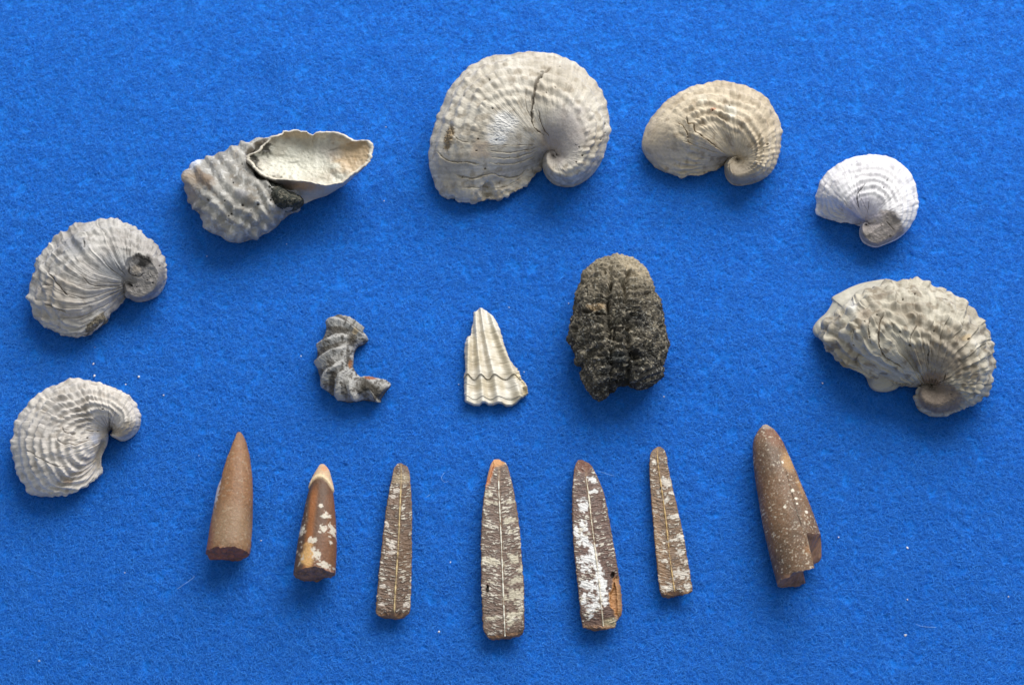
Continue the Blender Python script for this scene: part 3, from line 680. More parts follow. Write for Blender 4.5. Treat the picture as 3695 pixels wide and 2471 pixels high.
# the double one: a ribbed chunk with the open smooth bowl of another valve stuck on it
cG = Crop(620, 420, 780/2345)
def double_shell():
    secs = [((128, 700), (132, 620)), ((150, 810), (190, 530)), ((220, 960), (330, 472)), ((310, 1080), (480, 410)), ((385, 1225), (630, 335)), ((500, 1275), (790, 272)), ((610, 1345), (950, 240)), ((780, 1345), (1080, 235)),
            ((950, 1285), (1180, 300)), ((1080, 1220), (1250, 400)), ((1200, 1100), (1310, 520)), ((1290, 1045), (1350, 620)), ((1390, 965), (1400, 800))]
    H = [8, 12, 17, 20, 22, 22, 22, 21, 20, 19, 17, 14, 10]
    G = horn(cG, secs, H, c=.5, pin=.5, pout=.6, zi=.22, zo_back=.5)
    close_ends(G, ['px', 's', 'L', 'w', 'H']); P, px = G['P'], G['px']; seed = 91
    under = np.maximum(patch_mask(px, cG, 1490, 500, 670, 300, 6, .06, 0, 1), patch_mask(px, cG, 1150, 560, 330, 190, 25, .06, 0, 1))*(G['top'][None] > .5)
    zz = P[..., 2]; P = np.where((G['top'][None] > .5)[..., None], at(px, zz*(1-under)+np.minimum(zz, .007)*under), P)
    X, Y = px[..., 0], px[..., 1]; xy = P*1000; top = G['top'][None]
    a = math.radians(42); U = (X*math.cos(a)+Y*math.sin(a)); V = (-X*math.sin(a)+Y*math.cos(a))
    wob = fbm(X*.012, Y*.012, 0, 3, seed)
    rows = (0.5+.5*np.cos(2*np.pi*(V/36+wob*.9)))**1.2; nd = (.5+.5*np.cos(2*np.pi*(U/33+wob*1.3+.3)))
    n1 = fbm(X*.02, Y*.02, 0, 3, seed+3)
    disp = (1.9*(bumps(U/40+wob*.4, V/46+wob*.5, 93, .18, .32)+.45*(.5+.5*np.cos(2*np.pi*(V/46+wob*.5+.5)))-.5)*(.6+.5*sstep(-.4, .4, n1))+.3*fbm(X*.04, Y*.04, 0, 3, seed+7, .5)+.15*fbm(X*.2, Y*.2, 0, 3, seed+9))*MM
    v = fbm(X*.02, Y*.02, 0, 4, seed+11)
    C = mix(np.broadcast_to(lin(172, 168, 160), P.shape), lin(144, 140, 133), sstep(-.3, .35, v)); C = mix(C, lin(130, 116, 98), .45*sstep(.1, .45, fbm(X*.04, Y*.06, 0, 4, seed+13)))
    C = mix(C, lin(205, 202, 196), .6*sstep(.15, .45, fbm(X*.09, Y*.09, 0, 4, seed+17)))
    for q, col, k in [((330, 680, 130, 70, 30, .4, .6, 3), lin(128, 106, 84), .75), ((240, 530, 90, 35, -20, .4, .4, 4), lin(232, 236, 244), .9), ((200, 750, 90, 200, 0, .5, .6, 5), lin(160, 140, 118), .6), ((760, 850, 60, 50, 0, .4, .3, 6), lin(140, 138, 140), .7)]:
        m = patch_mask(px, cG, *q)*top; C = mix(C, col, m*k)
    rs = np.random.RandomState(4)
    for (x, y, r) in [(768, 962, 5), (395, 907, 4), (575, 918, 3), (665, 718, 3), (935, 958, 5), (640, 1060, 4)]+[(rs.uniform(250, 1100), rs.uniform(500, 1250), rs.uniform(2, 3.5)) for _ in range(6)]:
        c = cG([(x, y)])[0]; m = (1-sstep(r*.5, r*1.2, np.hypot(X-c[0], Y-c[1])))*top; disp = disp-m*1.0*MM; C = mix(C, lin(50, 44, 38), m*.85)
    N = outward(P, grid_normals(P, True)); k = G['k']; disp = disp*(.3+.7*top); disp[:k] *= np.linspace(0, 1, k)[:, None]; disp[-k:] *= np.linspace(1, 0, k)[:, None]
    P = P+N*disp[..., None]; P[..., 2] = np.maximum(P[..., 2], .0001); N = outward(P, grid_normals(P, True))
    base = P.reshape(-1, 3).mean(0); base[2] = 0
    root = thing('double_oyster_fossil', 'ribbed grey oyster fossil with an open smooth cream bowl-shaped valve stuck on its right side', 'fossil shell', base)
    part('ribbed_valve', P, N, C, 0, len(P)-1, True, M_SHELL, root, origin=base)
    # bowl
    rim = [(800, 465), (830, 430), (940, 360), (990, 300), (1070, 235), (1170, 195), (1210, 160), (1300, 150), (1450, 157), (1490, 185), (1530, 202), (1570, 172), (1640, 163), (1740, 167), (1900, 212), (2000, 262), (2080, 262), (2160, 275), (2185, 330), (2180, 420), (2130, 510), (2040, 590), (1950, 650), (1850, 715), (1760, 745), (1600, 742), (1500, 722), (1350, 700), (1200, 690), (1080, 680), (1000, 655), (930, 610), (880, 560), (835, 505)]
    low = [(820, 560), (850, 520), (960, 470), (1010, 420), (1080, 380), (1170, 340), (1210, 310), (1300, 300), (1450, 300), (1490, 310), (1530, 320), (1570, 320), (1640, 330), (1740, 340), (1850, 370), (1920, 400), (1990, 420), (2060, 460), (2090, 500), (2080, 560), (2030, 610), (1960, 670), (1880, 740), (1780, 800), (1680, 860), (1590, 890), (1500, 925), (1420, 948), (1320, 890), (1200, 825), (1090, 765), (1000, 715), (920, 660), (850, 610)]
    nth = 420
    R_ = polyline(cG(rim+[rim[0]]), nth+1)[:-1]; xr = np.linspace(0, len(low), nth, endpoint=False)
    Lw = spline(np.array(cG(low+[low[0]])), x=xr); Rr = spline(np.array(cG(rim+[rim[0]])), x=xr)
    ang = np.linspace(0, 2*np.pi, nth, endpoint=False)
    Rr = Rr+np.stack([fbm(ang*9, ang*0, 0, 3, 61), fbm(ang*9, ang*0, 5, 3, 62)], -1)*7*(.4+.6*np.cos(ang-.5)[:, None]**2)
    # rim height: the bowl leans towards the viewer, back rim higher
    yy = (Rr[:, 1]-Rr[:, 1].min())/(np.ptp(Rr[:, 1])); xx = (Rr[:, 0]-Rr[:, 0].min())/np.ptp(Rr[:, 0])
    zr = (27-5.5*yy-2.0*xx)*MM
    fr = sstep(0.35, .75, yy)                       # 1 on the side that faces the viewer
    zl = zr*(1-fr)*.45+1.5*MM*fr+(.15*zr)
    cen = np.array(cG([(1480, 450)])[0])
    def row(px, z): return px, at(px, z)
    rows_px, rows_P, kind = [], [], []
    n_out = 42
    cb = Lw.mean(0)
    for q in np.linspace(0.05, 1, 10)[:-1]:
        p = cb+(Lw-cb)*q; z = np.full(nth, 0.0)+zl*q**3; rows_px.append(p); rows_P.append(at(p, np.maximum(z, .0002))); kind.append(0)
    for q in np.linspace(0, 1, n_out):
        bulge = math.sin(q*math.pi/2)
        p = Lw+(Rr-Lw)*q; z = zl+(zr-zl)*(0.55*q+.45*q**1.7)
        rows_px.append(p); rows_P.append(at(p, z)); kind.append(0)
    for q in (0.016, .033, .052):
        p = Rr+(cen-Rr)*q; rows_px.append(p); rows_P.append(at(p, zr+(.25*math.sin(q/.06*math.pi))*MM)); kind.append(1)
    for q in np.linspace(.07, .99, 95):
        p = Rr+(cen-Rr)*q; f = 1-(1-q)**2.2
        rows_px.append(p); rows_P.append(at(p, zr*(1-f)+(18.8*MM)*f)); kind.append(2)
    px = np.array(rows_px); P = np.array(rows_P); kd = np.array(kind)[:, None]*np.ones((1, nth))
    X, Y = px[..., 0], px[..., 1]
    inner = (kd == 2)
    disp = np.where(inner, .5*fbm(X*.025, Y*.03, 0, 3, 5)+.3*fbm(X*.1, Y*.1, 0, 3, 6)+.9*patch_mask(px, cG, 1830, 560, 90, 80, 0, .4, .3, 44)+.4*patch_mask(px, cG, 1310, 480, 60, 22, 0, .4, .3, 45), .3*fbm(X*.02, Y*.05, 0, 3, 8)+.12*fbm(X*.15, Y*.15, 0, 3, 9))*MM
    ci = mix(np.broadcast_to(lin(208, 203, 186), P.shape), lin(180, 170, 150), sstep(-.2, .35, fbm(X*.018, Y*.022, 0, 4, 15)))
    ci = mix(ci, lin(150, 122, 88), .7*sstep(.22, .4, fbm(X*.05, Y*.05, 0, 4, 47))*patch_mask(px, cG, 1950, 330, 260, 200, 0, .6, .5, 48)); ci = mix(ci, lin(160, 150, 136), .5*sstep(.15, .4, fbm(X*.06, Y*.04, 0, 4, 49)))
    ci = mix(ci, lin(190, 160, 120), .75*patch_mask(px, cG, 1980, 400, 230, 230, 0, .5, .5, 21))
    ci = mix(ci, lin(168, 160, 150), .6*patch_mask(px, cG, 1700, 380, 130, 120, 30, .5, .5, 22))
    ci = mix(ci, lin(206, 178, 138), .6*patch_mask(px, cG, 1400, 190, 300, 45, 0, .5, .5, 23))
    ci = mix(ci, lin(220, 216, 198), .8*patch_mask(px, cG, 1350, 480, 300, 160, 10, .6, .4, 24))
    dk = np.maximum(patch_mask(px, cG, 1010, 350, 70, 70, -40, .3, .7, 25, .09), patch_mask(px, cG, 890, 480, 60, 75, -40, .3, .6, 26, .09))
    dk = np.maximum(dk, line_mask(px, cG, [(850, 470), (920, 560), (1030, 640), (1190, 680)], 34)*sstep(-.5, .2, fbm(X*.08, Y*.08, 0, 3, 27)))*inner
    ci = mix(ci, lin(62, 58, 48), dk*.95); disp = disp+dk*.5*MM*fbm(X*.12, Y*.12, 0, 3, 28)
    co = mix(np.broadcast_to(lin(196, 186, 170), P.shape), lin(168, 156, 146), sstep(-.2, .4, fbm(X*.01, Y*.04, 0, 3, 31)))
    co = mix(co, lin(206, 160, 110), .8*patch_mask(px, cG, 1440, 760, 190, 45, 5, .6, .3, 32)); co = mix(co, lin(92, 84, 92), .6*patch_mask(px, cG, 1250, 725, 120, 35, 8, .5, .5, 33))
    C = np.where(inner[..., None], ci, co); C = np.where((kd == 1)[..., None], np.broadcast_to(lin(214, 204, 186), P.shape)*(1+.5*fbm(X*.07, Y*.07, 0, 3, 34))[..., None], C)
    N = grid_normals(P, True); i0 = len(P)-30
    if N[i0, :, 2].mean() < 0: N = -N
    P = P+N*disp[..., None]; N = grid_normals(P, True)
    if N[i0, :, 2].mean() < 0: N = -N
    r_in = 10-1+n_out+3-1
    part('bowl_valve', P, N, C, 0, len(P)-1, True, M_NACRE, root, origin=base)
    rock_lump('rock_matrix', root, base, cG, [(950, 660), (1010, 790), (1035, 900), (1050, 950), (1130, 1000), (1270, 990), (1320, 985), (1405, 940), (1420, 890), (1300, 830), (1150, 740), (1020, 680)], 11, 97, (lin(58, 60, 54), lin(104, 100, 88)), z0=10.5, nth=260, nr=70)
double_shell()
# ------------------------------------------------------------------ dark knobbly rock fossil
def dark_fossil():
    c = Crop(2020, 900, 420/1197)
    out = [(540, 66), (620, 66), (720, 95), (850, 190), (920, 280), (970, 390), (1010, 520), (1050, 660), (1080, 780), (1100, 920), (1105, 1050), (1078, 1140), (1068, 1182), (1015, 1190), (1064, 1240), (1030, 1330), (930, 1410), (820, 1440), (730, 1412), (610, 1408), (560, 1470), (480, 1512), (400, 1528), (330, 1500), (290, 1430), (232, 1340), (225, 1210), (160, 1180), (150, 1080), (110, 940), (95, 900), (115, 780), (150, 600), (190, 400), (240, 270), (330, 160), (440, 90)]
    P, px, R, top = lump_mesh(c, out, 25, 1, .45, 620, 230, (590, 700), .45, .2)
    N = outward(P, grid_normals(P, True)); xy = P*1000; X, Y = px[..., 0], px[..., 1]
    cx, cy = (X-c.x0)/c.k, (Y-c.y0)/c.k
    wob = fbm(X*.01, Y*.01, 0, 3, 111)*60
    def groove(x0, w): return np.exp(-((cx+wob-x0-(cy-700)*0.02)/w)**2)*sstep(90, 300, cy)
    d = -3.0*(groove(500, 26)+groove(690, 30))*(.4+.6*sstep(-.3, .3, fbm(X*.03, Y*.08, 0, 3, 113)))
    # rows of nodules along the bands
    rowp = (.5+.5*np.cos(2*np.pi*(cy/88+.6*fbm(X*.02, Y*.02, 0, 2, 115)))); band = np.exp(-((cx+wob-595)/80)**2)+np.exp(-((cx+wob-800)/70)**2)*.9+np.exp(-((cx+wob-400)/70)**2)*.9
    d = d+1.6*band*(rowp-.4)*(1-R**6)
    r1 = 1.5*fbm(xy[..., 0]*.2, xy[..., 1]*.2, xy[..., 2]*.2, 3, 117); r2 = fbm(xy[..., 0]*.9, xy[..., 1]*.9, xy[..., 2]*.9, 4, 119, .7); r3 = 1-np.abs(fbm(xy[..., 0]*.55, xy[..., 1]*.7, xy[..., 2]*.55, 3, 121))*3
    d = d+1.3*r1+.8*r2+.35*r3
    for (x, y, rx, ry, dep) in [(770, 1085, 50, 60, 4), (700, 245, 28, 25, 2.5), (290, 640, 50, 18, 2.5), (420, 670, 50, 16, 2.2), (480, 600, 12, 60, 2.2), (160, 820, 30, 30, 2.5), (560, 880, 14, 50, 2), (520, 380, 14, 45, 1.8), (660, 380, 28, 40, 1.5), (740, 680, 35, 16, 2), (910, 450, 30, 14, 1.5), (1050, 800, 20, 24, 1.8), (630, 1370, 60, 20, 2), (490, 1150, 20, 40, 1.6), (460, 250, 20, 40, 1.6)]:
        d = d-dep*patch_mask(px, c, x, y, rx, ry, 0, .35, .5, int(x), .06)
    m = patch_mask(px, c, 880, 1290, 190, 70, -20, .3, .3, 3); d = d*(1-.75*m)+m*(1.2+.5*np.sin(cy/11+cx/30))
    v = fbm(xy[..., 0]*.8, xy[..., 1]*.8, xy[..., 2]*.8, 4, 131, .7); v1 = fbm(xy[..., 0]*.1, xy[..., 1]*.1, 0, 3, 133)
    C = mix(np.broadcast_to(lin(86, 80, 69), P.shape), lin(56, 54, 50), sstep(-.2, .4, v1)); C = mix(C, lin(158, 148, 128), .8*sstep(.1, .4, v)); C = mix(C, lin(38, 36, 33), .7*sstep(-.12, -.4, v))
    C = mix(C, lin(196, 180, 152), .6*patch_mask(px, c, 780, 160, 220, 90, 35, .6, .4, 5)); C = mix(C, lin(170, 156, 132), .45*sstep(650, 100, cy)); C = mix(C, lin(178, 150, 112), .55*patch_mask(px, c, 380, 590, 90, 40, 0, .5, .5, 6))
    C = mix(C, lin(74, 76, 74), .7*patch_mask(px, c, 600, 1100, 90, 50, 0, .5, .5, 7)); C = mix(C, lin(195, 192, 182), .5*sstep(.36, .5, fbm(xy[..., 0]*1.6, xy[..., 1]*1.6, xy[..., 2]*1.6, 3, 135)))
    P = P+N*(d*MM*(.25+.75*top))[..., None]; P[..., 2] = np.maximum(P[..., 2], .0001); N = outward(P, grid_normals(P, True))
    base = P.reshape(-1, 3).mean(0); base[2] = 0
    o = part('knobbly_dark_fossil', P, N, C, 0, len(P)-1, True, M_ROCK, None, origin=base)
    o.location = base; o['label'] = 'dark grey-brown egg-shaped knobbly rock fossil with two pitted grooves, in the centre right'; o['category'] = 'fossil'
dark_fossil()

# ------------------------------------------------------------------ ribbed fan fragment
def fan_fragment():
    c = Crop(1630, 1080, 320/1224)
    Lx = [(120, 385), (165, 345), (172, 305), (300, 298), (400, 272), (500, 266), (512, 215), (600, 186), (700, 172), (830, 184), (1000, 186), (1040, 170), (1200, 172), (1400, 178)]
    Rx = [(120, 415), (160, 480), (230, 570), (310, 622), (400, 662), (510, 695), (650, 732), (830, 800), (900, 850), (950, 912), (985, 905), (1000, 930), (1100, 965), (1200, 1045), (1300, 1050), (1400, 960)]
    NS, NT = 420, 300
    S = np.linspace(0, 1, NS)[:, None]; T = np.linspace(0, 1, NT)[None]
    # bottom margin
    bx = [170, 250, 310, 380, 420, 460, 510, 570, 640, 690, 750, 830, 890, 960, 1050]; by = [1385, 1422, 1450, 1450, 1410, 1408, 1442, 1442, 1413, 1418, 1458, 1460, 1420, 1345, 1310]
    Y0 = 118+(1400-118)*S+0*T
    for _ in range(3):
        xl = np.interp(Y0, *zip(*Lx)); xr = np.interp(Y0, *zip(*Rx)); X = xl+(xr-xl)*T; yb = np.interp(X, bx, by)
        Y0 = 118+(yb-118)*S
    X = xl+(xr-xl)*T; Y = Y0
    px = c(np.stack([X, Y], -1))
    rid = [[(0, 150), (500, 235), (1000, 220), (1450, 205)], [(100, 325), (440, 342), (700, 362), (1050, 402), (1450, 435)], [(100, 395), (440, 445), (700, 502), (1050, 590), (1450, 655)], [(150, 520), (400, 605), (650, 705), (850, 795), (1000, 850), (1450, 985)]]
    rx = [np.interp(Y, [a for a, b in r], [b for a, b in r]) for r in rid]
    rx = [rx[0]-130]+rx+[rx[3]+150]
    ph = np.zeros_like(X)
    for k in range(5):
        f = np.clip((X-rx[k])/np.maximum(rx[k+1]-rx[k], 1), 0, 1); ph = ph+f
    wave = (.5+.5*np.cos(2*np.pi*ph))**1.25
    hgt = 2.6+2.2*S*0+2.5*wave*(.55+.45*S)+1.6*np.sin(np.pi*T)*.6
    g = fbm(Y*.055+wave*1.2, X*.004, 0, 4, 141, .6)*.16+fbm(Y*.012+wave*.4, X*.003, 0, 2, 143)*.25
    def step(y0, amp, h): # growth break: the younger layer lies lower beyond a wavy line
        yl = y0+(1-wave)*amp; return -h*sstep(0, 6, Y-yl)
    g = g+step(1022, 75, .75)+step(1330, 45, .35)+step(1180, 40, .12)*sstep(.3, .7, T)
    e = np.minimum(np.minimum(T, 1-T)*NT/3, np.minimum(S, 1-S)*NS/4); edge = sstep(0, 1, e)
    rgh = sstep(.88, .97, T+.05*fbm(X*.02, Y*.02, 0, 2, 145))*sstep(.6, .75, S)
    z = (hgt+g+rgh*.9*fbm(X*.03, Y*.03, 0, 3, 147)-(1-edge)*.35)*MM
    jx = fbm(Y*.05, T*2, 0, 3, 149)*2.0*(np.abs(T-.5)*2)**6
    px = px+np.stack([jx, 0*jx], -1)
    Pt = at(px, z)
    C = mix(np.broadcast_to(lin(222, 214, 198), Pt.shape), lin(200, 188, 164), sstep(-.2, .4, fbm(X*.006, Y*.006, 0, 3, 151)))
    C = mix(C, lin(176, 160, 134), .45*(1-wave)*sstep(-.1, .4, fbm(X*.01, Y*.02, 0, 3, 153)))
    C = C*(1+.12*fbm(Y*.07+wave, X*.004, 0, 3, 155))[..., None]
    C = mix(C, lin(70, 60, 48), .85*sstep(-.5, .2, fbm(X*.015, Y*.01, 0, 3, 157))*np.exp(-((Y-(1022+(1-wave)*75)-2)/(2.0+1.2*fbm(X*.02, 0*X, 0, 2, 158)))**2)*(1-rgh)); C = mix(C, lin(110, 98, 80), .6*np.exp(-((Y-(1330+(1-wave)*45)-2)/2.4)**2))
    C = mix(C, lin(214, 196, 156), .6*rgh)
    # underside, 1.6 mm below, joined round the edge
    Pb = Pt.copy(); Pb[..., 2] = np.maximum(Pt[..., 2]-1.9*MM, .0001)
    def mesh(P, flip):
        nr, nc = P.shape[:2]; i = np.arange(nr-1)[:, None]; j = np.arange(nc-1)[None]
        F = np.stack([i*nc+j, i*nc+j+1, (i+1)*nc+j+1, (i+1)*nc+j], -1).reshape(-1, 4); return F[:, ::-1] if flip else F
    n = NS*NT; V = np.r_[Pt.reshape(-1, 3), Pb.reshape(-1, 3)]; idx = np.arange(n).reshape(NS, NT)
    ring = np.r_[idx[0], idx[1:, -1], idx[-1, ::-1][1:], idx[::-1, 0][1:-1]]; nx = np.roll(ring, -1)
    side = np.stack([ring, nx, nx+n, ring+n], -1)
    F0 = mesh(Pt, False)
    a = V[F0[:, 1]]-V[F0[:, 0]]; b = V[F0[:, 3]]-V[F0[:, 0]]
    if np.cross(a, b)[:, 2].mean() < 0: F0 = F0[:, ::-1]; side = side
    else: side = side[:, ::-1]
    F = np.r_[F0, mesh(Pb, False)+n if F0[0, 0] != 0 else mesh(Pb, True)+n, side]
    base = Pt.reshape(-1, 3).mean(0); base[2] = 0
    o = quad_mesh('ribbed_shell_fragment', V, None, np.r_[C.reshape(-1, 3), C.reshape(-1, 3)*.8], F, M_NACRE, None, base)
    o.location = base; o['label'] = 'flat fan-shaped cream shell fragment with four long ribs and a wavy break line'; o['category'] = 'fossil shell'
fan_fragment()

# ------------------------------------------------------------------ small curved zigzag shell
def crescent():
    c = Crop(1100, 1100, 350/1444)
    secs = [((940, 520), (800, 270)), ((880, 570), (690, 215)), ((790, 615), (500, 125)), ((745, 680), (340, 235)), ((730, 750), (280, 430)), ((722, 830), (195, 600)), ((720, 900), (165, 790)), ((735, 950), (175, 940)), ((760, 990), (212, 1080)),
            ((790, 1035), (330, 1285)), ((840, 1062), (470, 1370)), ((920, 1062), (650, 1450)), ((1010, 1072), (800, 1410)), ((1120, 1092), (960, 1430)), ((1200, 1115), (1090, 1430)), ((1275, 1180), (1180, 1310))]
    H = [6, 8, 9, 9.5, 10, 10.5, 10.5, 10.5, 10, 9.5, 9, 8.5, 8, 7.5, 7, 5]
    G = horn(c, secs, H, step=1.4, c=.5, pin=.6, pout=.6, zi=.4, zo_back=.4, zo_front=.3)
    close_ends(G, ['px', 's', 'L', 'w', 'H']); P, px = G['P'], G['px']; X, Y = px[..., 0], px[..., 1]; T = G['t'][None]; S = G['s'][:, None]; top = G['top'][None]
    teeth = np.array([1.2, 3.0, 5.0, 6.4, 8.6, 10.2, 11.9, 14.2])
    sh = S-(1-T)*(-1.6)*1.0
    sh = S+(1-T)*3.6
    idx = np.interp(sh, teeth, np.arange(len(teeth)), left=-.5, right=7.6)
    saw = .5+.5*np.cos(2*np.pi*idx); wv = saw**2.6
    a = sstep(.15, .6, T)*(1-.3*sstep(.9, 1, T))
    xy = P*1000
    disp = (1.7*a*(wv-.35)+.45*fbm(X*.04, Y*.04, 0, 3, 161)+.35*fbm(X*.16, Y*.16, 0, 4, 163, .7))*MM
    v = fbm(X*.09, Y*.09, 0, 4, 165, .7); v1 = fbm(X*.025, Y*.025, 0, 3, 167)
    C = mix(np.broadcast_to(lin(168, 165, 160), P.shape), lin(92, 87, 80), sstep(0, .5, v+.3*v1)); C = mix(C, lin(62, 56, 46), .8*sstep(.15, .4, fbm(X*.06, Y*.06, 0, 4, 169, .65)-.12*wv))
    C = mix(C, lin(66, 60, 52), .92*a*sstep(.6, .2, saw)*sstep(-.8, .1, v1))
    for q, col, k in [((900, 1190, 150, 90, 10, .35, .6, 3), lin(54, 48, 38), .9), ((700, 520, 60, 110, 20, .4, .6, 4), lin(66, 58, 46), .8), ((680, 880, 30, 60, 0, .4, .5, 5), lin(150, 96, 52), .8), ((980, 1085, 90, 18, 5, .4, .5, 6), lin(140, 78, 44), .9), ((750, 400, 40, 40, 0, .4, .5, 7), lin(196, 172, 134), .7), ((640, 720, 25, 140, 0, .4, .5, 8), lin(60, 54, 44), .7)]:
        C = mix(C, col, k*patch_mask(px, c, *q))
    C = np.where((top > .5)[..., None], C, C*0+lin(96, 84, 66))
    N = outward(P, grid_normals(P, True)); k = G['k']; disp = disp*(.5+.5*top); disp[:k] *= np.linspace(0, 1, k)[:, None]; disp[-k:] *= np.linspace(1, 0, k)[:, None]
    P = P+N*disp[..., None]
    # the ribs end in teeth that stand out past the outer side
    dirx = (P[:, G['NT']-1]-P[:, 0]); dirx[:, 2] = 0; dirx /= np.maximum(np.linalg.norm(dirx, axis=1, keepdims=True), 1e-9)
    P = P+dirx[:, None]*(sstep(.55, 1, T)*(wv-.6)*.3*MM)[..., None]
    P[..., 2] = np.maximum(P[..., 2], .0001); N = outward(P, grid_normals(P, True))
    base = P.reshape(-1, 3).mean(0); base[2] = 0
    o = part('crescent_shell_fossil', P, N, C, 0, len(P)-1, True, M_SHELL, None, origin=base)
    o.location = base; o['label'] = 'small crescent-shaped grey and white shell fossil with toothed ribs along its curved left side'; o['category'] = 'fossil shell'
crescent()

# ------------------------------------------------------------------ belemnites
def finish_rod(name, label, G, C, disp, mats, cap_rows, cap_col, cap_n=14, face=None, cap_noise=1.0, seed=0, group='belemnite fossils in the bottom row', end_shift=None, tip_rows=8, crop=None, line=None, line_col=None, tip_part=None, cap_tilt=0.0, cut_back=False):
    P = G['P']; k = tip_rows
    N0 = outward(P, grid_normals(P, True))
    P = P+N0*(disp*MM)[..., None]
    if end_shift is not None and cut_back:
        S_ = G['S'][:, None]; c_ = (-end_shift*MM/np.linalg.norm(P[-1].mean(0)-P[0].mean(0)))[None]
        s0 = 1-c_-.02; s2 = np.where(S_ < s0, S_, s0+(S_-s0)*.02/np.maximum(1-s0, 1e-6)); s2 = np.where(c_ < .01, S_, s2)
        fi = s2*(len(P)-1); i0 = np.minimum(fi.astype(int), len(P)-2); ff = (fi-i0)[..., None]; jj = np.arange(P.shape[1])[None]
        P = P[i0, jj]*(1-ff)+P[i0+1, jj]*ff; C = C[i0, jj]*(1-ff)+C[i0+1, jj]*ff
    elif end_shift is not None:
        ax = P[-1].mean(0)-P[-12].mean(0); ax /= np.linalg.norm(ax)
        w = (np.clip((G['S']-.55)/.45, 0, 1)**1.0)[:, None]; P = P+ax*(end_shift[None]*w*MM)[..., None]
    axn = P[-1].mean(0)-P[-12].mean(0); axn /= np.linalg.norm(axn)
    we = sstep(.93, 1, G['S'])[:, None]; ang_ = np.arange(P.shape[1])/P.shape[1]*2*np.pi
    chip = fbm(np.cos(ang_)*2.2+seed, np.sin(ang_)*2.2, 0, 4, seed+31, .6)[None]
    P = P+axn*(we*chip*1.3*MM)[..., None]
    rimc = (sstep(.975, .995, G['S'])[:, None]*sstep(-.2, .3, chip))
    C = mix(C, np.array(cap_col[0])*1.5, .7*rimc)
    c0 = P[0].mean(0); ax0 = P[0].mean(0)-P[8].mean(0); ax0 /= np.linalg.norm(ax0)
    r0 = G['rad'][0]
    tip = np.array([c0+(P[0]-c0)*math.sin(a)+ax0*r0*.55*math.cos(a) for a in np.linspace(0.02, np.pi/2, k+1)[:-1]])
    cE_ = P[-1].mean(0); ax1 = P[-1].mean(0)-P[-8].mean(0); ax1 /= np.linalg.norm(ax1)
    fr = np.r_[.995, .98, .95, np.linspace(.9, .01, cap_n)]
    caps = []
    for f in fr:
        row = cE_+(P[-1]-cE_)*f
        if end_shift is not None: pass
        nz = fbm(row[:, 0]*420, row[:, 2]*420, row[:, 1]*60, 4, seed+3, .6)
        caps.append(row+ax1*((1-f)**.6*cap_tilt+nz*cap_noise*min(1, (1-f)*8))[:, None]*MM)
    caps = np.array(caps)
    PP = np.concatenate([tip, P]); CC = np.concatenate([np.repeat(C[:1], k, 0), C])
    PP[..., 2] = np.maximum(PP[..., 2], .0001); caps[..., 2] = np.maximum(caps[..., 2], .0001)
    base = PP.reshape(-1, 3).mean(0); base[2] = 0
    root = thing(name, label, 'belemnite', base, group)
    N = outward(PP, grid_normals(PP, True))
    capP = np.concatenate([PP[-1:], caps]); Nc = grid_normals(capP, True)
    if np.sum(Nc.reshape(-1, 3) @ ax1) < 0: Nc = -Nc
    xx = capP*1000
    cc = mix(np.broadcast_to(cap_col[0], capP.shape), cap_col[1], sstep(-.2, .4, fbm(xx[..., 0]*.8, xx[..., 2]*.8, 0, 4, seed+7, .65)))
    part('broken_end', capP, Nc, cc, 0, len(capP)-1, True, mats[1], root, origin=base)
    if face is None:
        if tip_part:
            part('worn_tip', PP, N, CC, 0, tip_part+k, True, mats[0], root, origin=base)
            part('guard', PP, N, CC, tip_part+k, len(PP)-1, True, mats[0], root, origin=base)
        else:
            part('guard', PP, N, CC, 0, len(PP)-1, True, mats[0], root, origin=base)
    else:
        NT = face
        part('split_face', PP, grid_normals(PP[:, :NT], False)*np.sign(grid_normals(PP[:, :NT], False)[..., 2:3].mean()), CC[:, :NT] if False else CC, 0, len(PP)-1, False, mats[0], root, cols=slice(0, NT), origin=base) if False else None
        Pf = PP[:, :NT]; Nf = grid_normals(Pf, False)
        if Nf[..., 2].mean() < 0: Nf = -Nf
        part('split_face', Pf, Nf, CC[:, :NT], 0, len(Pf)-1, False, mats[0], root, origin=base)
        ix = np.r_[np.arange(NT-1, PP.shape[1]), 0]
        Pb = PP[:, ix]; Nb = grid_normals(Pb, False); cen = PP.mean(1, keepdims=True)
        if np.sum((Pb-cen)*Nb) < 0: Nb = -Nb
        part('guard', Pb, Nb, CC[:, ix], 0, len(Pb)-1, False, mats[1], root, origin=base)
        if line is not None:
            z_top = PP[:, :NT]
            q = polyline(crop(line[0]), 160)
            r = np.interp(np.linspace(0, 1, 160), [0, .08, .5, 1], [.4, 1, 1, 1.0])*line[1]*MM
            # height of the face under the line
            fl = z_top.reshape(-1, 3); pxf = G['px'][:, :NT].reshape(-1, 2)
            zf = np.interp(q[:, 1], G['px'][:, NT//2, 1], P[:, NT//2, 2])
            cpt = at(q, zf+.0003); rs = np.random.RandomState(seed)
            tng = np.gradient(cpt, axis=0); tng /= np.linalg.norm(tng, axis=1, keepdims=True); sd = np.cross(tng, [0, 0, 1.0])
            an = np.linspace(0, 2*np.pi, 10, endpoint=False)
            jit = np.clip(1+1.3*fbm(np.linspace(0, 40, 160), np.zeros(160), 0, 3, seed+11), .1, 3)[:, None, None]
            Pl = cpt[:, None]+(sd[:, None]*np.cos(an)[None, :, None]+np.array([0, 0, .7])*np.sin(an)[None, :, None])*r[:, None, None]*jit
            Nl = outward(Pl, grid_normals(Pl, True)); Cl = np.broadcast_to(line_col, Pl.shape)*(1+.25*fbm(Pl[..., 0]*900, Pl[..., 1]*900, 0, 3, seed+13))[..., None]
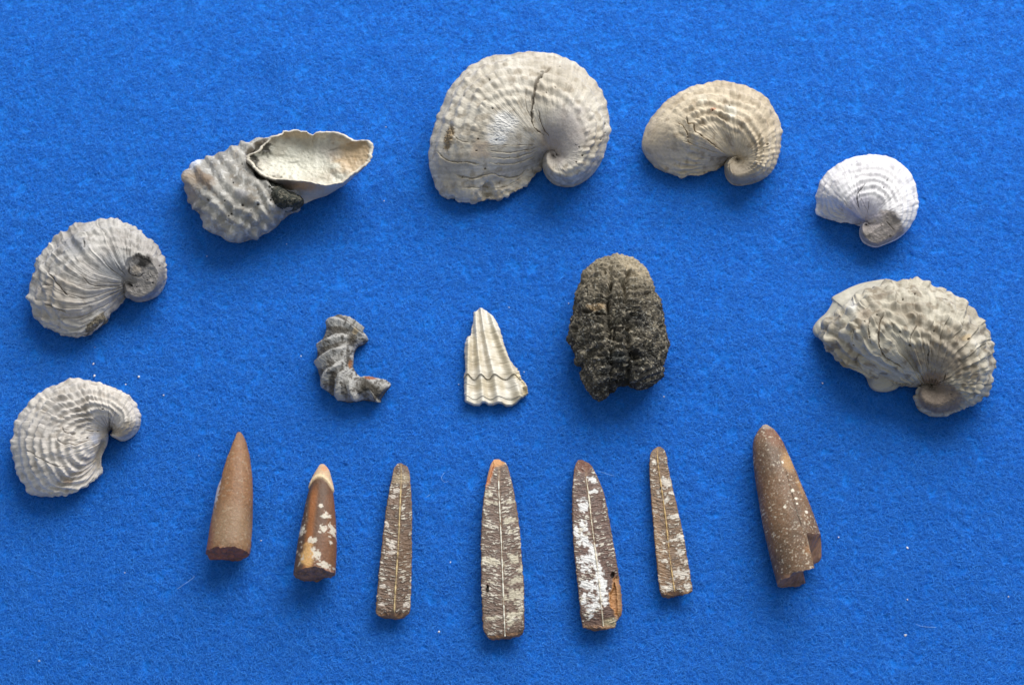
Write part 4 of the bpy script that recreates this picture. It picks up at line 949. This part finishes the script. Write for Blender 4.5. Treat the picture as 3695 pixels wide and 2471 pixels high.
            part('calcite_line', Pl, Nl, Cl, 0, 159, True, M_SPLIT, root, origin=base)
    return root, base

def full_rod(name, label, crop, L, R, seed, cols, disp_fn=None, col_fn=None, **kw):
    G = rod(crop, L, R)
    P, px = G['P'], G['px']; xy = P*1000; S = G['S'][:, None]; T = G['T'][None]
    v = fbm(xy[..., 0]*.09, xy[..., 1]*.05, xy[..., 2]*.09, 4, seed); v2 = fbm(xy[..., 0]*1.1, xy[..., 1]*1.1, xy[..., 2]*1.1, 4, seed+5, .65)
    C = mix(np.broadcast_to(cols[0], P.shape), cols[1], sstep(-.25, .35, v)); C = C*(1+.35*v2)[..., None]
    d = .22*fbm(xy[..., 0]*.2, xy[..., 1]*.12, xy[..., 2]*.2, 3, seed+9)+.10*v2
    if disp_fn is not None: d = d+disp_fn(G, px, crop)
    if col_fn is not None: C = col_fn(C, G, px, crop, xy)
    return finish_rod(name, label, G, C, d, (M_CALC, M_CALC), 0, kw.pop('cap', (lin(150, 92, 66), lin(112, 78, 60))), seed=seed, **kw)

c1 = Crop(700, 1530, 560/1439)
def d1(G, px, c):
    cx, cy = (px[..., 0]-c.x0)/c.k, (px[..., 1]-c.y0)/c.k
    edge = np.interp(cy, [85, 200, 260, 330, 500], [400, 378, 350, 320, 270]); m = sstep(6, -6, cx-edge)*sstep(620, 460, cy)
    return -1.0*m
def k1(C, G, px, c, xy):
    C = mix(C, lin(150, 126, 100), .6*patch_mask(px, c, 350, 1000, 180, 220, 0, .6, .4, 3)); C = mix(C, lin(148, 110, 80), .5*patch_mask(px, c, 430, 130, 60, 120, 10, .5, .3, 4))
    C = mix(C, lin(140, 84, 56), .6*patch_mask(px, c, 140, 1100, 60, 200, 0, .5, .3, 14))
    s = sstep(.30, .42, fbm(xy[..., 0]*.9, xy[..., 1]*.9, xy[..., 2]*.9, 3, 181)); C = mix(C, lin(180, 160, 136), .3*s)
    return mix(C, lin(210, 204, 206), .8*patch_mask(px, c, 225, 650, 26, 150, 8, .4, .9, 5, .15))
full_rod('belemnite_fossil', 'plain brown pointed belemnite with reddish broken base, leftmost of the bottom row', c1,
         [(400, 84), (365, 120), (325, 210), (275, 370), (240, 500), (195, 720), (155, 950), (125, 1130), (113, 1205)],
         [(440, 84), (468, 130), (500, 230), (527, 360), (543, 550), (545, 750), (537, 1000), (525, 1150), (515, 1205)], 171, (lin(136, 98, 66), lin(114, 82, 56)), d1, k1, cap_tilt=1.5)

def d2(G, px, c):
    cx, cy = (px[..., 0]-c.x0)/c.k, (px[..., 1]-c.y0)/c.k
    e = np.interp(cx, [1060, 1100, 1150, 1200, 1250, 1310], [600, 545, 520, 525, 560, 640]); m = sstep(-8, 8, cy-e)
    return -.55*m
def k2(C, G, px, c, xy):
    cx, cy = (px[..., 0]-c.x0)/c.k, (px[..., 1]-c.y0)/c.k
    C = mix(C, lin(84, 68, 58), .75*sstep(12, -12, cx-np.interp(cy, [600, 900, 1350], [1100, 1060, 1020])+14*fbm(cy*.02, cx*0, 0, 3, 5)))
    C = mix(C, lin(158, 98, 52), .7*sstep(60, 8, np.abs(cx-np.interp(cy, [600, 1200], [1130, 1075])))*sstep(560, 700, cy))
    C = mix(C, lin(214, 168, 108), .9*patch_mask(px, c, 1070, 1270, 65, 110, 0, .35, .5, 6))
    e = np.interp(cx, [1060, 1100, 1150, 1200, 1250, 1310], [600, 545, 520, 525, 560, 640])
    C = mix(C, lin(206, 174, 138), .9*sstep(10, -4, cy-e)); C = mix(C, lin(226, 206, 166), .8*np.exp(-((cy-e+18)/18)**2)); C = mix(C, lin(200, 130, 84), .5*patch_mask(px, c, 1210, 430, 30, 30, 0, .5, .4, 7))
    for q in [(1195, 797, 24, 20), (1245, 885, 34, 30), (1215, 1010, 34, 34), (1300, 1020, 30, 60), (1120, 1125, 38, 26), (1005, 1010, 34, 40), (1150, 1270, 40, 40), (1235, 1350, 62, 32), (1130, 1220, 30, 22), (1290, 1130, 14, 14), (1190, 1048, 12, 10)]:
        C = mix(C, lin(222, 212, 194), .8*patch_mask(px, c, *q, 0, .3, 1.3, int(q[0]), .14))
    return mix(C, lin(196, 184, 168), .75*sstep(.18, .36, fbm(px[..., 0]*.12, px[..., 1]*.09, 0, 4, 187))*sstep(1080, 1020, cx)*sstep(640, 750, cy))
full_rod('belemnite_fossil', 'short orange-brown belemnite with a cream tip and white blotches, second from left', c1,
         [(1165, 384), (1135, 430), (1100, 490), (1062, 590), (1012, 790), (965, 1030), (933, 1240), (912, 1400)],
         [(1215, 384), (1250, 425), (1275, 490), (1300, 610), (1325, 830), (1335, 1090), (1332, 1280), (1325, 1385)], 191, (lin(118, 80, 54), lin(94, 66, 46)), d2, k2, cap=(lin(140, 104, 84), lin(104, 80, 66)), cap_tilt=1.2, tip_part=26)

c7 = Crop(2660, 1510, 380/917)
def d7(G, px, c):
    m = line_mask(px, c, [(395, 500), (420, 620), (450, 750), (490, 900), (520, 1010), (560, 1180)], 7); return -.35*m
def k7(C, G, px, c, xy):
    C = mix(C, lin(186, 144, 96), .75*patch_mask(px, c, 430, 420, 60, 90, -20, .6, .3, 3)); C = mix(C, lin(176, 134, 86), .6*patch_mask(px, c, 520, 630, 22, 90, -20, .6, .4, 4)); C = mix(C, lin(128, 84, 58), .6*patch_mask(px, c, 320, 200, 110, 60, 60, .6, .4, 5))
    C = mix(C, lin(116, 84, 60), .6*patch_mask(px, c, 210, 750, 50, 350, -10, .6, .4, 6)); C = mix(C, lin(160, 112, 66), .6*patch_mask(px, c, 600, 1210, 60, 40, -30, .5, .4, 7))
    C = mix(C, lin(200, 186, 166), .4*patch_mask(px, c, 250, 90, 60, 30, 0, .5, .4, 8))
    f = fbm(px[..., 0]*.16, px[..., 1]*.16, 0, 2, 201); g = fbm(px[..., 0]*.012, px[..., 1]*.012, 0, 2, 203)
    C = mix(C, lin(214, 202, 180), .65*sstep(.44, .58, f+.16*g)); C = mix(C, lin(190, 178, 160), .3*sstep(.35, .5, fbm(px[..., 0]*.35, px[..., 1]*.35, 0, 2, 205)))
    for x, y, r in [(568, 872, 15), (480, 762, 12), (635, 1112, 13), (370, 435, 11), (450, 690, 14), (380, 838, 12), (485, 808, 9)]: C = mix(C, lin(240, 230, 210), .9*patch_mask(px, c, x, y, r, r, 0, .3, .5, int(x), .2))
    return mix(C, lin(40, 32, 26), .7*line_mask(px, c, [(395, 500), (420, 620), (450, 750), (490, 900), (520, 1010)], 4))
G7 = dict()
def build7():
    L = [(215, 70), (175, 120), (145, 190), (137, 260), (148, 430), (185, 680), (230, 950), (285, 1180), (335, 1380), (350, 1440)]
    R = [(272, 66), (325, 110), (375, 180), (425, 280), (500, 450), (580, 640), (650, 820), (712, 1000), (762, 1170), (805, 1335)]
    G = rod(c7, L, R)
    P, px = G['P'], G['px']; xy = P*1000
    # the right-hand side of the lower end has broken away further up
    notch = sstep(.24, .29, G['u'])*(.45+.55*sstep(-.5, .1, G['v']))
    NS = len(G['S']); es = np.where(G['u'] < 5, -notch*15.0, 0)*1.0
    v = fbm(xy[..., 0]*.09, xy[..., 1]*.05, xy[..., 2]*.09, 4, 207); v2 = fbm(xy[..., 0]*1.1, xy[..., 1]*1.1, xy[..., 2]*1.1, 4, 209, .65)
    C = mix(np.broadcast_to(lin(116, 88, 64), P.shape), lin(92, 72, 56), sstep(-.25, .35, v)); C = C*(1+.35*v2)[..., None]; C = k7(C, G, px, c7, xy)
    d = .25*fbm(xy[..., 0]*.2, xy[..., 1]*.12, xy[..., 2]*.2, 3, 211)+.14*v2+d7(G, px, c7)
    finish_rod('belemnite_fossil', 'thickest brown belemnite, white-speckled with a notch broken out of its lower end, rightmost', G, C, d, (M_CALC, M_CALC), 0, (lin(140, 106, 84), lin(110, 82, 64)), seed=213, cap_tilt=.6, end_shift=es, cut_back=True)
build7()

def half_rod(label, crop, L, R, mid, seed, cols, flecks, col_fn=None, disp_fn=None, lw=.28, lcol=lin(214, 204, 180), cap_cols=(lin(150, 112, 80), lin(112, 84, 62)), bottom=None):
    G = rod(crop, L, R, half=True, step=1.5, flat=.85)
    P, px = G['P'], G['px']; NT = int(G['top'].sum()); X, Y = px[..., 0], px[..., 1]
    cx, cy = (X-crop.x0)/crop.k, (Y-crop.y0)/crop.k
    mm = polyline(mid, 60); mx = np.interp(cy, mm[:, 1], mm[:, 0])
    dx = (cx-mx)*crop.k; ax = np.abs(dx)
    yy = Y+ax*.22                                  # fibres fan slightly towards the tip
    st1 = fbm(yy*.34, dx*.06, 0, 3, seed, .6); st2 = fbm(yy*.24, dx*.075, 4, 3, seed+3, .65); bl = fbm(yy*.03, dx*.035, 9, 3, seed+5)
    edge = sstep(0, .04, G['T'])*sstep(1, .96, G['T'])
    C = mix(np.broadcast_to(cols[0], P.shape), cols[1], sstep(-.3, .35, st2+.3*bl)); C = C*(1+.28*st1)[..., None]
    fl = flecks
    C = mix(C, lin(226, 216, 198), .85*sstep(.34-.14*fl, .46-.14*fl, .35*st1+.75*st2+.4*bl+.02)*sstep(3, 8, ax))
    C = mix(C, lin(150, 120, 88), .5*sstep(7, 2, ax))
    C = mix(C, lin(160, 132, 100), .5*(1-edge[None]))
    und = fbm(P[..., 0]*900, P[..., 1]*500, P[..., 2]*900, 4, seed+7)
    Cu = mix(np.broadcast_to(lin(136, 102, 72), P.shape), lin(100, 76, 58), sstep(-.3, .3, und))
    tp = G['top'][None]; C = np.where((tp > .5)[..., None], C, Cu)
    if col_fn is not None: C = col_fn(C, px, crop, cx, cy, tp)
    d = (.16*st1+.22*st2+.25*bl-.10*np.exp(-(ax/7)**2)-.25*(1-edge[None]))*tp+.2*und*(1-tp)
    if disp_fn is not None: d = d+disp_fn(px, crop, cx, cy)*tp
    d[:6] *= np.linspace(0, 1, 6)[:, None]
    finish_rod('split_belemnite_fossil', label, G, C, d, (M_SPLIT, M_CALC), 0, cap_cols, seed=seed, face=NT, crop=crop, line=(mid, lw), line_col=lcol, tip_rows=6, cap_noise=.7,
               group='split belemnite fossils', cap_tilt=.5, end_shift=bottom(G) if bottom else None)
brn = (lin(116, 92, 74), lin(78, 60, 48))
c34 = Crop(1320, 1630, 600/1344)
def k3(C, px, c, cx, cy, tp):
    C = mix(C, lin(190, 172, 140), .5*patch_mask(px, c, 285, 210, 80, 40, 0, .5, .5, 3)*tp); C = mix(C, lin(110, 80, 50), .45*patch_mask(px, c, 320, 850, 50, 150, 0, .5, .4, 4)*tp)
    for q in [(210, 745, 34, 26), (188, 1138, 16, 14), (165, 580, 26, 22), (250, 310, 24, 18), (225, 355, 40, 14), (140, 1080, 34, 14), (200, 808, 40, 14), (130, 1225, 30, 14), (330, 1230, 26, 16)]: C = mix(C, lin(224, 212, 198), .75*patch_mask(px, c, *q, 0, .3, 1.2, int(q[0]), .14)*tp)
    return C
half_rod('slim split brown belemnite half, third from left, with straw-coloured centre line', c34,
         [(255, 96), (228, 130), (212, 190), (185, 320), (155, 500), (130, 720), (110, 900), (98, 1020), (88, 1110), (84, 1180), (78, 1270), (92, 1305)],
         [(300, 98), (338, 120), (354, 170), (361, 260), (370, 400), (373, 550), (372, 720), (370, 900), (366, 1060), (361, 1200), (354, 1285), (335, 1310)],
         [(285, 108), (284, 250), (273, 500), (264, 720), (246, 1000), (236, 1150), (229, 1305)], 221, brn, .35, k3, lcol=lin(196, 172, 124), lw=.2)
def k4(C, px, c, cx, cy, tp):
    C = mix(C, lin(190, 112, 58), .9*patch_mask(px, c, 1000, 160, 26, 110, 14, .4, .4, 3)*tp); C = mix(C, lin(206, 150, 96), .9*patch_mask(px, c, 1062, 84, 60, 30, 0, .4, .3, 4)*tp)
    for q in [(1170, 545, 52, 26, -15), (1020, 880, 75, 30, 5), (1195, 855, 40, 36, -20), (1220, 1150, 85, 52, 0), (1215, 1030, 50, 24, -15), (1255, 940, 22, 40, 0), (1170, 640, 30, 14, -10), (985, 330, 30, 24, 0), (1030, 1335, 50, 14, 0), (1185, 1310, 45, 22, -10), (1170, 1370, 35, 24, 0), (1150, 400, 50, 12, -12), (1000, 400, 45, 14, 12), (1250, 1300, 20, 50, 0), (1000, 1040, 40, 12, 0)]:
        C = mix(C, lin(220, 210, 184), .62*patch_mask(px, c, *q, .4, 1.3, int(q[0]+q[1]), .12)*tp)
    return mix(C, lin(40, 32, 24), .9*patch_mask(px, c, 982, 1095, 9, 34, 0, .3, .3, 5)*tp)
half_rod('broad split belemnite half with an orange chipped tip and cream blotches, fourth from left', c34,
         [(1030, 70), (1010, 95), (990, 160), (962, 290), (943, 450), (932, 620), (930, 800), (931, 980), (935, 1150), (940, 1300), (950, 1425), (985, 1482)],
         [(1090, 68), (1130, 85), (1155, 140), (1190, 275), (1220, 440), (1245, 620), (1258, 780), (1270, 950), (1280, 1120), (1280, 1300), (1281, 1430), (1272, 1466)],
         [(1078, 150), (1074, 280), (1084, 500), (1098, 800), (1109, 1080), (1117, 1300), (1125, 1488)], 231, (lin(120, 98, 84), lin(82, 66, 56)), .55, k4, lcol=lin(226, 220, 204), lw=.19,
         disp_fn=lambda px, c, cx, cy: -1.6*patch_mask(px, c, 982, 1095, 10, 34, 0, .3, .3, 5)-1.0*patch_mask(px, c, 995, 130, 26, 90, 14, .4, .3, 3))
c56 = Crop(2020, 1580, 520/1132)
def k5(C, px, c, cx, cy, tp):
    C = mix(C, lin(120, 72, 50), .6*patch_mask(px, c, 180, 215, 90, 60, 0, .5, .4, 3)*tp)
    for q in [(215, 950, 70, 30, 5), (205, 1010, 40, 30, 0), (290, 1000, 26, 130, -18), (330, 1170, 40, 100, -15), (240, 1150, 80, 36, 5), (250, 1235, 80, 22, 10), (280, 1310, 60, 22, 5), (215, 820, 60, 24, 10), (180, 775, 50, 24, 30), (190, 690, 40, 30, 60), (270, 885, 20, 40, -10), (245, 1390, 22, 16, 0), (195, 1280, 30, 16, 0), (240, 1345, 40, 16, 0), (180, 520, 44, 40, 0), (265, 325, 40, 18, 20), (275, 410, 40, 14, -10), (130, 740, 18, 50, -10)]:
        C = mix(C, lin(238, 236, 232), .8*patch_mask(px, c, *q, .3, 1.3, int(q[0]+q[1]), .11)*tp)
    m = patch_mask(px, c, 455, 1240, 62, 150, 0, .12, .25, 8)*tp; C = mix(C, lin(184, 132, 82), m*.95)
    C = mix(C, lin(196, 180, 140), .6*patch_mask(px, c, 400, 1440, 60, 40, 0, .4, .4, 9)*tp); return mix(C, lin(36, 30, 24), .9*patch_mask(px, c, 416, 1068, 12, 22, 10, .3, .4, 10)*tp)
half_rod('white-crusted split belemnite half with an amber chip at its lower right, fifth from left', c56,
         [(140, 178), (124, 205), (108, 280), (99, 430), (98, 600), (104, 760), (115, 900), (130, 1050), (145, 1190), (157, 1300), (166, 1400), (182, 1475)],
         [(190, 178), (235, 200), (272, 250), (312, 330), (350, 430), (385, 600), (415, 760), (443, 920), (468, 1090), (488, 1240), (492, 1360), (452, 1430), (436, 1484)],
         [(208, 318), (228, 460), (248, 640), (268, 800), (288, 950), (308, 1120), (325, 1300), (343, 1478)], 241, (lin(112, 86, 74), lin(76, 56, 48)), .4, k5, lcol=lin(226, 214, 190), lw=.19,
         disp_fn=lambda px, c, cx, cy: -1.5*patch_mask(px, c, 470, 1240, 66, 150, 0, .12, .25, 8)-1.4*patch_mask(px, c, 416, 1068, 14, 22, 10, .3, .3, 10))
def k6(C, px, c, cx, cy, tp):
    C = mix(C, lin(150, 112, 74), .45*patch_mask(px, c, 770, 850, 45, 300, -8, .5, .4, 3)*tp)
    for q in [(960, 1060, 60, 40, 0), (945, 890, 30, 44, 0), (980, 965, 24, 16, 0), (870, 1170, 40, 24, 0), (815, 1163, 24, 12, 0), (850, 340, 40, 50, 60), (830, 480, 22, 22, 0), (880, 430, 50, 12, -10), (900, 790, 60, 12, -10), (960, 770, 30, 20, 0), (920, 610, 50, 14, -10), (745, 570, 22, 10, 20), (775, 430, 20, 18, 0), (740, 185, 16, 14, 0), (825, 955, 30, 18, 0), (1010, 1165, 30, 20, 0)]:
        C = mix(C, lin(230, 222, 208), .65*patch_mask(px, c, *q, .4, 1.4, int(q[0]+q[1]), .12)*tp)
    for x, y in [(770, 145), (790, 395), (765, 488), (738, 440)]: C = mix(C, lin(30, 24, 18), .9*patch_mask(px, c, x, y, 8, 8, 0, .3, .3, 5)*tp)
    return C
half_rod('narrowest split belemnite half, sixth from left, with yellow-brown centre line', c56,
         [(760, 74), (728, 95), (709, 135), (704, 250), (714, 420), (729, 600), (744, 790), (762, 980), (776, 1110), (788, 1195), (800, 1222)],
         [(795, 72), (822, 92), (840, 140), (858, 240), (886, 370), (916, 500), (945, 620), (975, 760), (1000, 900), (1025, 1040), (1045, 1180), (1040, 1200)],
         [(765, 92), (772, 210), (800, 400), (834, 650), (860, 900), (884, 1080), (903, 1205)], 251, (lin(126, 100, 76), lin(88, 68, 52)), .5, k6, lcol=lin(190, 158, 104), lw=.19)

# ------------------------------------------------------------------ crumbs and stray fibres on the felt
def crumb(px, py, size, seed, label):
    rs = np.random.RandomState(seed)
    p = at(np.array([[px, py]]), np.array([.0004]))[0]; z = float(felt_z(p[0], p[1]))+.0006
    nu, nv = 6, 8; a = np.linspace(0.05, np.pi-.05, nu)[:, None]; b = np.linspace(0, 2*np.pi, nv, endpoint=False)[None]
    r = size*MM*(1+.5*rs.uniform(-1, 1, (nu, nv)))
    el = rs.uniform(.6, 1.4)
    P = np.stack([r*np.sin(a)*np.cos(b)*el, r*np.sin(a)*np.sin(b), r*.7*np.cos(a)*np.ones_like(b)], -1)
    t = rs.uniform(0, 3); R = np.array([[math.cos(t), -math.sin(t), 0], [math.sin(t), math.cos(t), 0], [0, 0, 1]]); P = P @ R.T
    N = outward(P, grid_normals(P, True)); C = np.broadcast_to(lin(228, 228, 226), P.shape)
    o = part('shell_crumb', P, N, C, 0, nu-1, True, M_WHITE, None, usenorm=False); o.location = (p[0], p[1], z)
    o['label'] = label; o['category'] = 'crumb'; o['group'] = 'tiny white crumbs scattered on the felt'
CR = [(334, 1308, .55, 'tiny white crumb just above the pale lower-left oyster fossil, upper one of the pair'),
      (337, 1351, .65, 'long white crumb just above the pale lower-left oyster fossil, lower one of the pair'),
      (498, 1355, .62, 'oval white crumb up and right of the pale lower-left oyster fossil'),
      (451, 1382, .38, 'very small white crumb near the back of the pale lower-left oyster fossil'),
      (588, 1422, .45, 'white crumb on bare felt right of the pale lower-left oyster fossil'),
      (340, 1249, .25, 'faint crumb in the shadow under the grey frilly oyster fossil'),
      (1392, 457, .4, 'white crumb on felt right of the open bowl valve, above it'),
      (1385, 721, .3, 'faint crumb on felt below the right end of the bowl valve'),
      (1032, 874, .3, 'faint crumb below the ribbed grey part of the double fossil'),
      (448, 2062, .35, 'tiny crumb left of the plain brown belemnite base'),
      (138, 2380, .55, 'pale crumb near the bottom left corner of the felt'),
      (3271, 2287, .65, 'bright white crumb on the felt near the bottom right corner'),
      (3278, 1972, .5, 'pale crumb on felt right of the notched belemnite end'),
      (3028, 1934, .35, 'tiny crumb close to the right side of the notched belemnite'),
      (3277, 2159, .35, 'tiny pale crumb midway down the lower right felt'),
      (3642, 2148, .3, 'tiny crumb by the right edge of the felt'),
      (1891, 1337, .4, 'small crumb right of the fan-shaped shell fragment'),
      (1655, 1382, .38, 'small crumb left of the fan-shaped shell fragment'),
      (1837, 1102, .32, 'faint crumb above the tip of the fan-shaped shell fragment'),
      (2052, 1090, .32, 'faint crumb left of the dark knobbly rock fossil'),
      (2397, 1427, .38, 'small crumb below the right side of the dark knobbly rock fossil'),
      (941, 1948, .4, 'white crumb between the two leftmost belemnites'),
      (716, 1640, .28, 'faint crumb left of the leftmost belemnite tip'),
      (1584, 2276, .5, 'pale crumb between the bases of the third and fourth belemnites'),
      (1625, 2026, .35, 'faint crumb midway between the third and fourth belemnites'),
      (2969, 1380, .38, 'small crumb in the shadow below the large right-edge oyster fossil'),
      (1086, 1284, .4, 'small crumb left of the crescent-shaped shell fossil'), (744, 916, .3, 'faint crumb on felt left below the double fossil')]
for i, (x, y, s, l) in enumerate(CR): crumb(x, y, s*.75, 500+i, l)

def lint(pts, rad, label):
    q = polyline(np.array(pts, float), 24); n = len(q)
    P0 = at(q, np.full(n, .001)); z = felt_z(P0[:, 0], P0[:, 1])+.0011+.0006*np.sin(np.linspace(0, np.pi, n)); P0 = at(q, z)
    tg = np.gradient(P0, axis=0); tg /= np.linalg.norm(tg, axis=1, keepdims=True); sd = np.cross(tg, [0, 0, 1.0]); upv = np.cross(sd, tg)
    an = np.linspace(0, 2*np.pi, 6, endpoint=False)
    P = P0[:, None]+(sd[:, None]*np.cos(an)[None, :, None]+upv[:, None]*np.sin(an)[None, :, None])*rad*MM
    base = P0.mean(0); N = outward(P, grid_normals(P, True))
    o = part('loose_fibre', P, N, np.broadcast_to(lin(150, 190, 235), P.shape), 0, n-1, True, M_WHITE, None, origin=base, usenorm=False); o.location = base
    o['label'] = label; o['category'] = 'fibre'; o['group'] = 'loose pale fibres on the felt'
lint([(2154, 1698), (2172, 1703), (2195, 1711), (2216, 1716)], .06, 'pale straight fibre at the right shoulder of the fifth belemnite')
lint([(1604, 1705), (1595, 1716), (1594, 1728), (1604, 1738), (1618, 1736)], .06, 'curled pale fibre on felt right of the third belemnite tip')
lint([(1535, 1796), (1543, 1790), (1551, 1784)], .08, 'short pale fibre halfway between third and fourth belemnites')
lint([(640, 2124), (660, 2110), (682, 2095), (698, 2083), (700, 2076)], .07, 'long pale fibre bent at its end, left below the leftmost belemnite')
lint([(3304, 2250), (3325, 2258), (3350, 2261), (3378, 2262)], .06, 'long thin fibre lying above the bright crumb at lower right')
